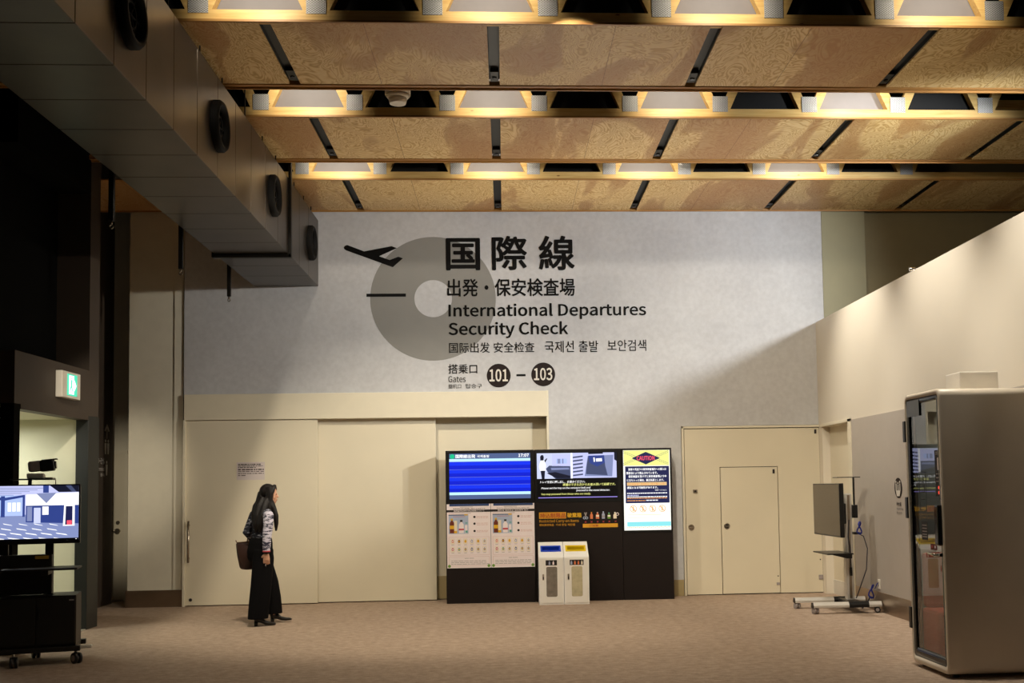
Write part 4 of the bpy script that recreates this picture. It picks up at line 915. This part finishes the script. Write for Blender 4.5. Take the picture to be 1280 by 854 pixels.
b = MB(); b.cyl((4.56, 11.6, 3.86), (4.56, 11.6, 3.90), .035, MT['steel'], seg=14); b.cyl((4.50, 11.6, 3.90), (4.62, 11.6, 3.90), .022, MT['chrome'], seg=12); tag(b.build('clamp_fitting'), 'small metal fitting on the top edge of the right partition', 'fitting')

# ================================================================ WOMAN
WO = Vector((-2.86, 12.95, 0)); WM = Matrix.Translation(WO) @ Matrix.Rotation(R(40), 4, 'Z')    # local +x is her heading, +y her left
def remesh(mb, name, vox, smooth=2, mtx=WM):
    for f in mb.bm.faces: f.material_index = 0
    me = mb.mesh(name); o = bpy.data.objects.new(name, me); COL.objects.link(o)
    md = o.modifiers.new('r', 'REMESH'); md.mode = 'VOXEL'; md.voxel_size = vox; md.use_smooth_shade = True
    if smooth: sm = o.modifiers.new('s', 'SMOOTH'); sm.factor = .5; sm.iterations = smooth
    bpy.context.view_layer.update()
    m2 = bpy.data.meshes.new_from_object(o.evaluated_get(bpy.context.evaluated_depsgraph_get())); m2.name = name
    o.modifiers.clear(); o.data = m2; bpy.data.meshes.remove(me); m2.transform(mtx)
    for p in m2.polygons: p.use_smooth = True
    return o
def ell(c, rx, ry, z=None, n=20, rot=0):
    out = []
    for i in range(n):
        a = 2*math.pi*i/n; x, y = rx*math.cos(a), ry*math.sin(a); out.append((c[0]+x*math.cos(rot)-y*math.sin(rot), c[1]+x*math.sin(rot)+y*math.cos(rot), c[2]))
    return out
def adopt(o, par, m): o.data.materials.clear(); o.data.materials.append(m); put(o, par); return o
t = thing('person', 'woman with long black hair, striped top and wide black trousers walking to the right', 'person', WO)
sk = MT['skin']
HM = Matrix.Translation((.085, -.015, 1.515)) @ Matrix.Rotation(R(-32), 4, 'Z')       # head turned to her right
def hp(x, y, z): return HM @ Vector((x, y, z))
def hell(mb, c, r, sc):
    g = bmesh.ops.create_uvsphere(mb.bm, u_segments=20, v_segments=14, radius=1)
    for v in g['verts']: v.co = hp(c[0]+v.co.x*r*sc[0], c[1]+v.co.y*r*sc[1], c[2]+v.co.z*r*sc[2])
    mb._tag(set(f for v in g['verts'] for f in v.link_faces), sk, True)
b = MB()
# skull, jaw, nose, lips, ears
hell(b, (-.008, 0, .03), .088, (1.02, .84, 1.03)); hell(b, (.025, 0, -.045), .062, (.92, .86, 1.05)); hell(b, (.05, 0, -.085), .026, (1, 1.1, .8)); hell(b, (.045, 0, .0), .045, (.9, 1.2, 1.2))
hell(b, (.092, 0, -.022), .017, (1.0, .75, .8)); hell(b, (.083, 0, .0), .013, (.9, .6, 1.7)); hell(b, (.079, 0, -.053), .014, (.9, 1.4, .5)); hell(b, (.077, 0, -.064), .013, (.9, 1.2, .55))
for s_ in (-1, 1): hell(b, (-.008, s_*.078, -.012), .022, (.7, .4, 1.3)); hell(b, (.055, s_*.036, -.03), .025, (.7, .8, .8))
# neck, torso, arms, legs
b.loft([ell((.005, 0, 1.33), .055, .062, n=16), ell((.03, -.004, 1.38), .047, .05, n=16), ell((.07, -.012, 1.47), .045, .047, n=16)], sk)
b.loft([ell((-.01, 0, .86), .10, .15), ell((-.015, 0, .95), .10, .15), ell((-.005, 0, 1.05), .078, .115), ell((.005, 0, 1.18), .09, .13), ell((.0, 0, 1.28), .08, .15), ell((0, 0, 1.33), .06, .10)], sk)
SHR, ELR, WRR = (-.01, -.165, 1.285), (-.05, -.215, 1.06), (-.06, -.215, .845)
SHL, ELL_, WRL = (-.01, .165, 1.285), (-.08, .225, 1.07), (.06, .285, .96)
b.tube([SHR, ELR, WRR], [.043, .036, .024], sk, 12); b.tube([SHL, ELL_, WRL], [.043, .036, .024], sk, 12)
HIR, KNR, ANR = (-.02, -.085, .86), (-.03, -.09, .47), (-.09, -.09, .10)
HIL, KNL, ANL = (-.02, .085, .86), (.12, .085, .49), (.19, .075, .10)
b.tube([HIR, KNR, ANR], [.08, .055, .035], sk, 12); b.tube([HIL, KNL, ANL], [.08, .055, .035], sk, 12)
def hand(wr, d, side, up):
    wr = Vector(wr); d = Vector(d).normalized(); n = Vector(up).normalized(); s = d.cross(n).normalized()*side
    P = lambda a, e, c: wr+d*a+s*e+n*c
    b.loft([[P(a, wd*math.cos(q), th*math.sin(q)) for q in [2*math.pi*i/12 for i in range(12)]] for a, wd, th in ((-.01, .024, .018), (.03, .034, .017), (.07, .040, .015), (.085, .038, .012))], sk)
    for i, (e, l) in enumerate(((-.029, .066), (-.010, .075), (.010, .070), (.028, .055))):
        b.tube([P(.072, e, 0), P(.085+l*.35, e*1.05, .008), P(.085+l*.62, e*1.05, .028), P(.085+l*.72, e, .05)], [.0095, .009, .0085, .0075], sk, 8)
    b.tube([P(.02, -.028, .004), P(.045, -.05, .016), P(.068, -.048, .034), P(.085, -.036, .046)], [.013, .0115, .010, .0085], sk, 8)
hand(WRR, (.02, .02, -1), 1, (.55, .84, 0)); hand(WRL, (.6, .15, -.35), -1, (0, -1, -.2))
body = adopt(remesh(b, 'body', .0045, 2), t, sk)
b = MB()
for s_ in (-1, 1):
    for c, r, sc in (((.078, s_*.031, .008), .0085, (.6, 1.5, .8)),):
        g = bmesh.ops.create_uvsphere(b.bm, u_segments=10, v_segments=8, radius=1)
        for v in g['verts']: v.co = hp(c[0]+v.co.x*r*sc[0], c[1]+v.co.y*r*sc[1], c[2]+v.co.z*r*sc[2])
        b._tag(set(f for v in g['verts'] for f in v.link_faces), MT['print_black'], True)
b.xform(WM); b.build('eyes', t)
# trousers
def leg_loft(pts): b.loft([ell((p[0], p[1], p[2]), p[3], p[4], n=24) for p in pts], MT['trouser'])
b = MB()
b.loft([ell((-.012, 0, 1.015), .108, .150), ell((-.02, 0, .96), .124, .168), ell((-.03, 0, .86), .135, .185), ell((-.02, 0, .78), .14, .188), ell((0, 0, .70), .12, .16)], MT['trouser'])
leg_loft([(-.03, -.085, .88, .118, .098), (-.04, -.09, .70, .124, .104), (-.06, -.092, .47, .124, .108), (-.085, -.092, .25, .122, .108), (-.10, -.09, .085, .12, .104)])
leg_loft([(-.01, .08, .88, .115, .095), (.05, .083, .70, .124, .102), (.11, .083, .50, .13, .108), (.15, .08, .30, .125, .105), (.175, .076, .11, .118, .10)])
adopt(remesh(b, 'trousers', .007, 3), t, MT['trouser'])
b = MB(); b.loft([ell((-.012, 0, 1.00), .103, .142, n=24), ell((-.012, 0, 1.032), .102, .14, n=24)], MT['sign_brown']); b.xform(WM); b.build('waistband', t)
# knitted top and sleeves
b = MB()
b.loft([ell((-.012, 0, 1.015), .106, .146), ell((-.01, 0, 1.05), .10, .142), ell((0, 0, 1.16), .108, .150), ell((0, 0, 1.24), .108, .168), ell((-.005, 0, 1.30), .092, .175), ell((0, 0, 1.34), .07, .13), ell((.008, 0, 1.375), .058, .066)], MT['knit'])
b.tube([(-.005, -.10, 1.30), SHR], [.062, .064], MT['knit'], 14); b.tube([(-.005, .10, 1.30), SHL, ELL_, (.04, .278, .975)], [.062, .062, .052, .042], MT['knit'], 14)
adopt(remesh(b, 'knitted_top', .006, 2), t, MT['knit'])
b = MB(); b.tube([(-.008, -.150, 1.315), SHR, (-.03, -.205, 1.17), ELR, (-.058, -.217, .96), (-.06, -.216, .865)], [.045, .062, .058, .053, .048, .043], MT['sleeve'], 16); adopt(remesh(b, 'sleeve', .006, 2), t, MT['sleeve'])
b = MB(); b.tube([(-.06, -.2155, .872), (-.06, -.2155, .858)], [.045, .044], MT['print_red'], 16); b.tube([(-.06, -.2155, .860), (-.06, -.2155, .838)], [.043, .036], MT['sign_black'], 16); b.xform(WM); b.build('cuff', t)
# hair
b = MB(); hm = MT['hair']
def hl(pts): b.tube([hp(p[0], p[1], p[2]) for p in pts], [p[3] for p in pts], hm, 12)
g = bmesh.ops.create_uvsphere(b.bm, u_segments=24, v_segments=16, radius=1)
for v in g['verts']: v.co = hp(-.022+v.co.x*.097, v.co.y*.09, .042+v.co.z*.094)
b._tag(set(f for v in g['verts'] for f in v.link_faces), hm, True)
hl([(.055, -.035, .115, .02), (.058, -.068, .075, .016), (.028, -.082, .02, .020), (.005, -.086, -.08, .026), (.005, -.085, -.18, .030)])
hl([(.055, .035, .115, .02), (.062, .068, .07, .02), (.04, .085, .01, .024), (.02, .088, -.08, .028), (.02, .085, -.18, .032)])
for s_ in (-1, 1): hl([(.0, s_*.05, .09, .05), (.005, s_*.064, .03, .045), (-.002, s_*.066, -.05, .046), (-.005, s_*.066, -.13, .046)])
hl([(-.08, .0, .03, .055), (-.10, 0, -.06, .058), (-.105, .0, -.18, .062)])
def tr(p, *q): b.tube([Vector(x[:3]) for x in (p,)+q], [x[3] for x in (p,)+q], hm, 12)
tr((.01, -.015, 1.47, .062), (-.05, -.03, 1.38, .060), (-.088, -.05, 1.27, .054), (-.105, -.06, 1.17, .044), (-.112, -.065, 1.08, .016))
tr((.0, .04, 1.46, .045), (-.055, .045, 1.38, .042), (-.09, .04, 1.29, .034), (-.10, .02, 1.20, .018))
tr((.03, -.06, 1.46, .046), (-.02, -.085, 1.37, .046), (-.06, -.11, 1.27, .044), (-.085, -.115, 1.17, .036), (-.09, -.115, 1.08, .014))
tr((.07, -.075, 1.44, .034), (.085, -.11, 1.36, .034), (.105, -.13, 1.27, .032), (.11, -.13, 1.18, .027), (.11, -.125, 1.09, .012))
adopt(remesh(b, 'hair', .0055, 12), t, hm)
# boots
def boot(ank, toe_dir, heel_up, pitch):
    q = MB(); m = MT['boot']
    rings = []
    for x, wd, h in ((-.055, .028, .07), (-.03, .034, .085), (.02, .036, .08), (.07, .040, .055), (.12, .040, .042), (.16, .032, .034), (.185, .014, .022)):
        base = .045 if x < .0 else max(.006, .045-.045*(x/.09)) if x < .09 else .004
        rings.append([(x, wd*math.cos(a), base+h*.5+h*.5*math.sin(a)) for a in [2*math.pi*i/14 for i in range(14)]])
    q.loft(rings, m); q.tube([(-.035, 0, .05), (-.037, 0, .0)], [.024, .019], m, 10); q.tube([(-.02, 0, .07), (-.02, 0, .12), (-.02, 0, .3)], [.04, .046, .052], m, 14)
    q.xform(Matrix.Translation(ank) @ Matrix.Rotation(toe_dir, 4, 'Z') @ Matrix.Translation((-.035, 0, 0)) @ Matrix.Rotation(pitch, 4, 'Y') @ Matrix.Translation((.035, 0, 0))); q.xform(WM); return q.build('boot', t)
boot((-.085, -.09, 0), R(-22), 0, 0); boot((.215, .075, 0.0), R(-24), 0, R(-4))
# telephone in the right hand, bag on the left arm
ph = MB(); ph.box(-.037, .037, -.005, .005, -.075, .075, MT['gloss_black'], .006); ph.box(-.028, .028, -.0058, -.005, -.06, .066, MT['print_grey']); ph.xform(WM @ Matrix.Translation((-.028, -.172, .745)) @ Matrix.Rotation(R(30), 4, 'Z') @ Matrix.Rotation(R(25), 4, 'Y'))
tag(ph.build('mobile_phone'), 'dark mobile phone held in the hand of the walking woman', 'phone')
tb = thing('handbag', 'dark brown tote bag hanging at the side of the walking woman', 'bag', WM @ Vector((-.04, .29, .63)))
b = MB()
BC = (.02, .28)
b.loft([[(BC[0]+sx*l, BC[1]+sy*wd, z) for sx, sy in ((-1, -1), (1, -1), (1, 1), (-1, 1))] for z, l, wd in ((.635, .115, .065), (.65, .13, .075), (.80, .175, .055), (.93, .205, .025), (.955, .212, .012))], MT['bag'])
bmesh.ops.bevel(b.bm, geom=list(b.bm.edges), offset=.010, segments=2, affect='EDGES'); b._tag(b.bm.faces, MT['bag'], True); b.xform(WM); b.build('bag_body', tb)
b = MB(); b.tube([(BC[0]-.215, BC[1], .985), (BC[0]-.2, BC[1], .958), (BC[0], BC[1], .962), (BC[0]+.205, BC[1], .958)], .007, MT['bag_trim'], 8); b.xform(WM); b.build('zip_band', tb)
for s_ in (-1, 1):
    b = MB(); b.tube([(BC[0]-.07, BC[1]+s_*.02, .92), (BC[0]-.05, BC[1]+s_*.02, 1.0), (.0, .268, 1.03+.012*s_), (BC[0]+.09, BC[1]+s_*.02-.02, 1.0), (BC[0]+.09, BC[1]+s_*.02, .92)], .008, MT['bag_trim'], 8); b.xform(WM); b.build('handle', tb)
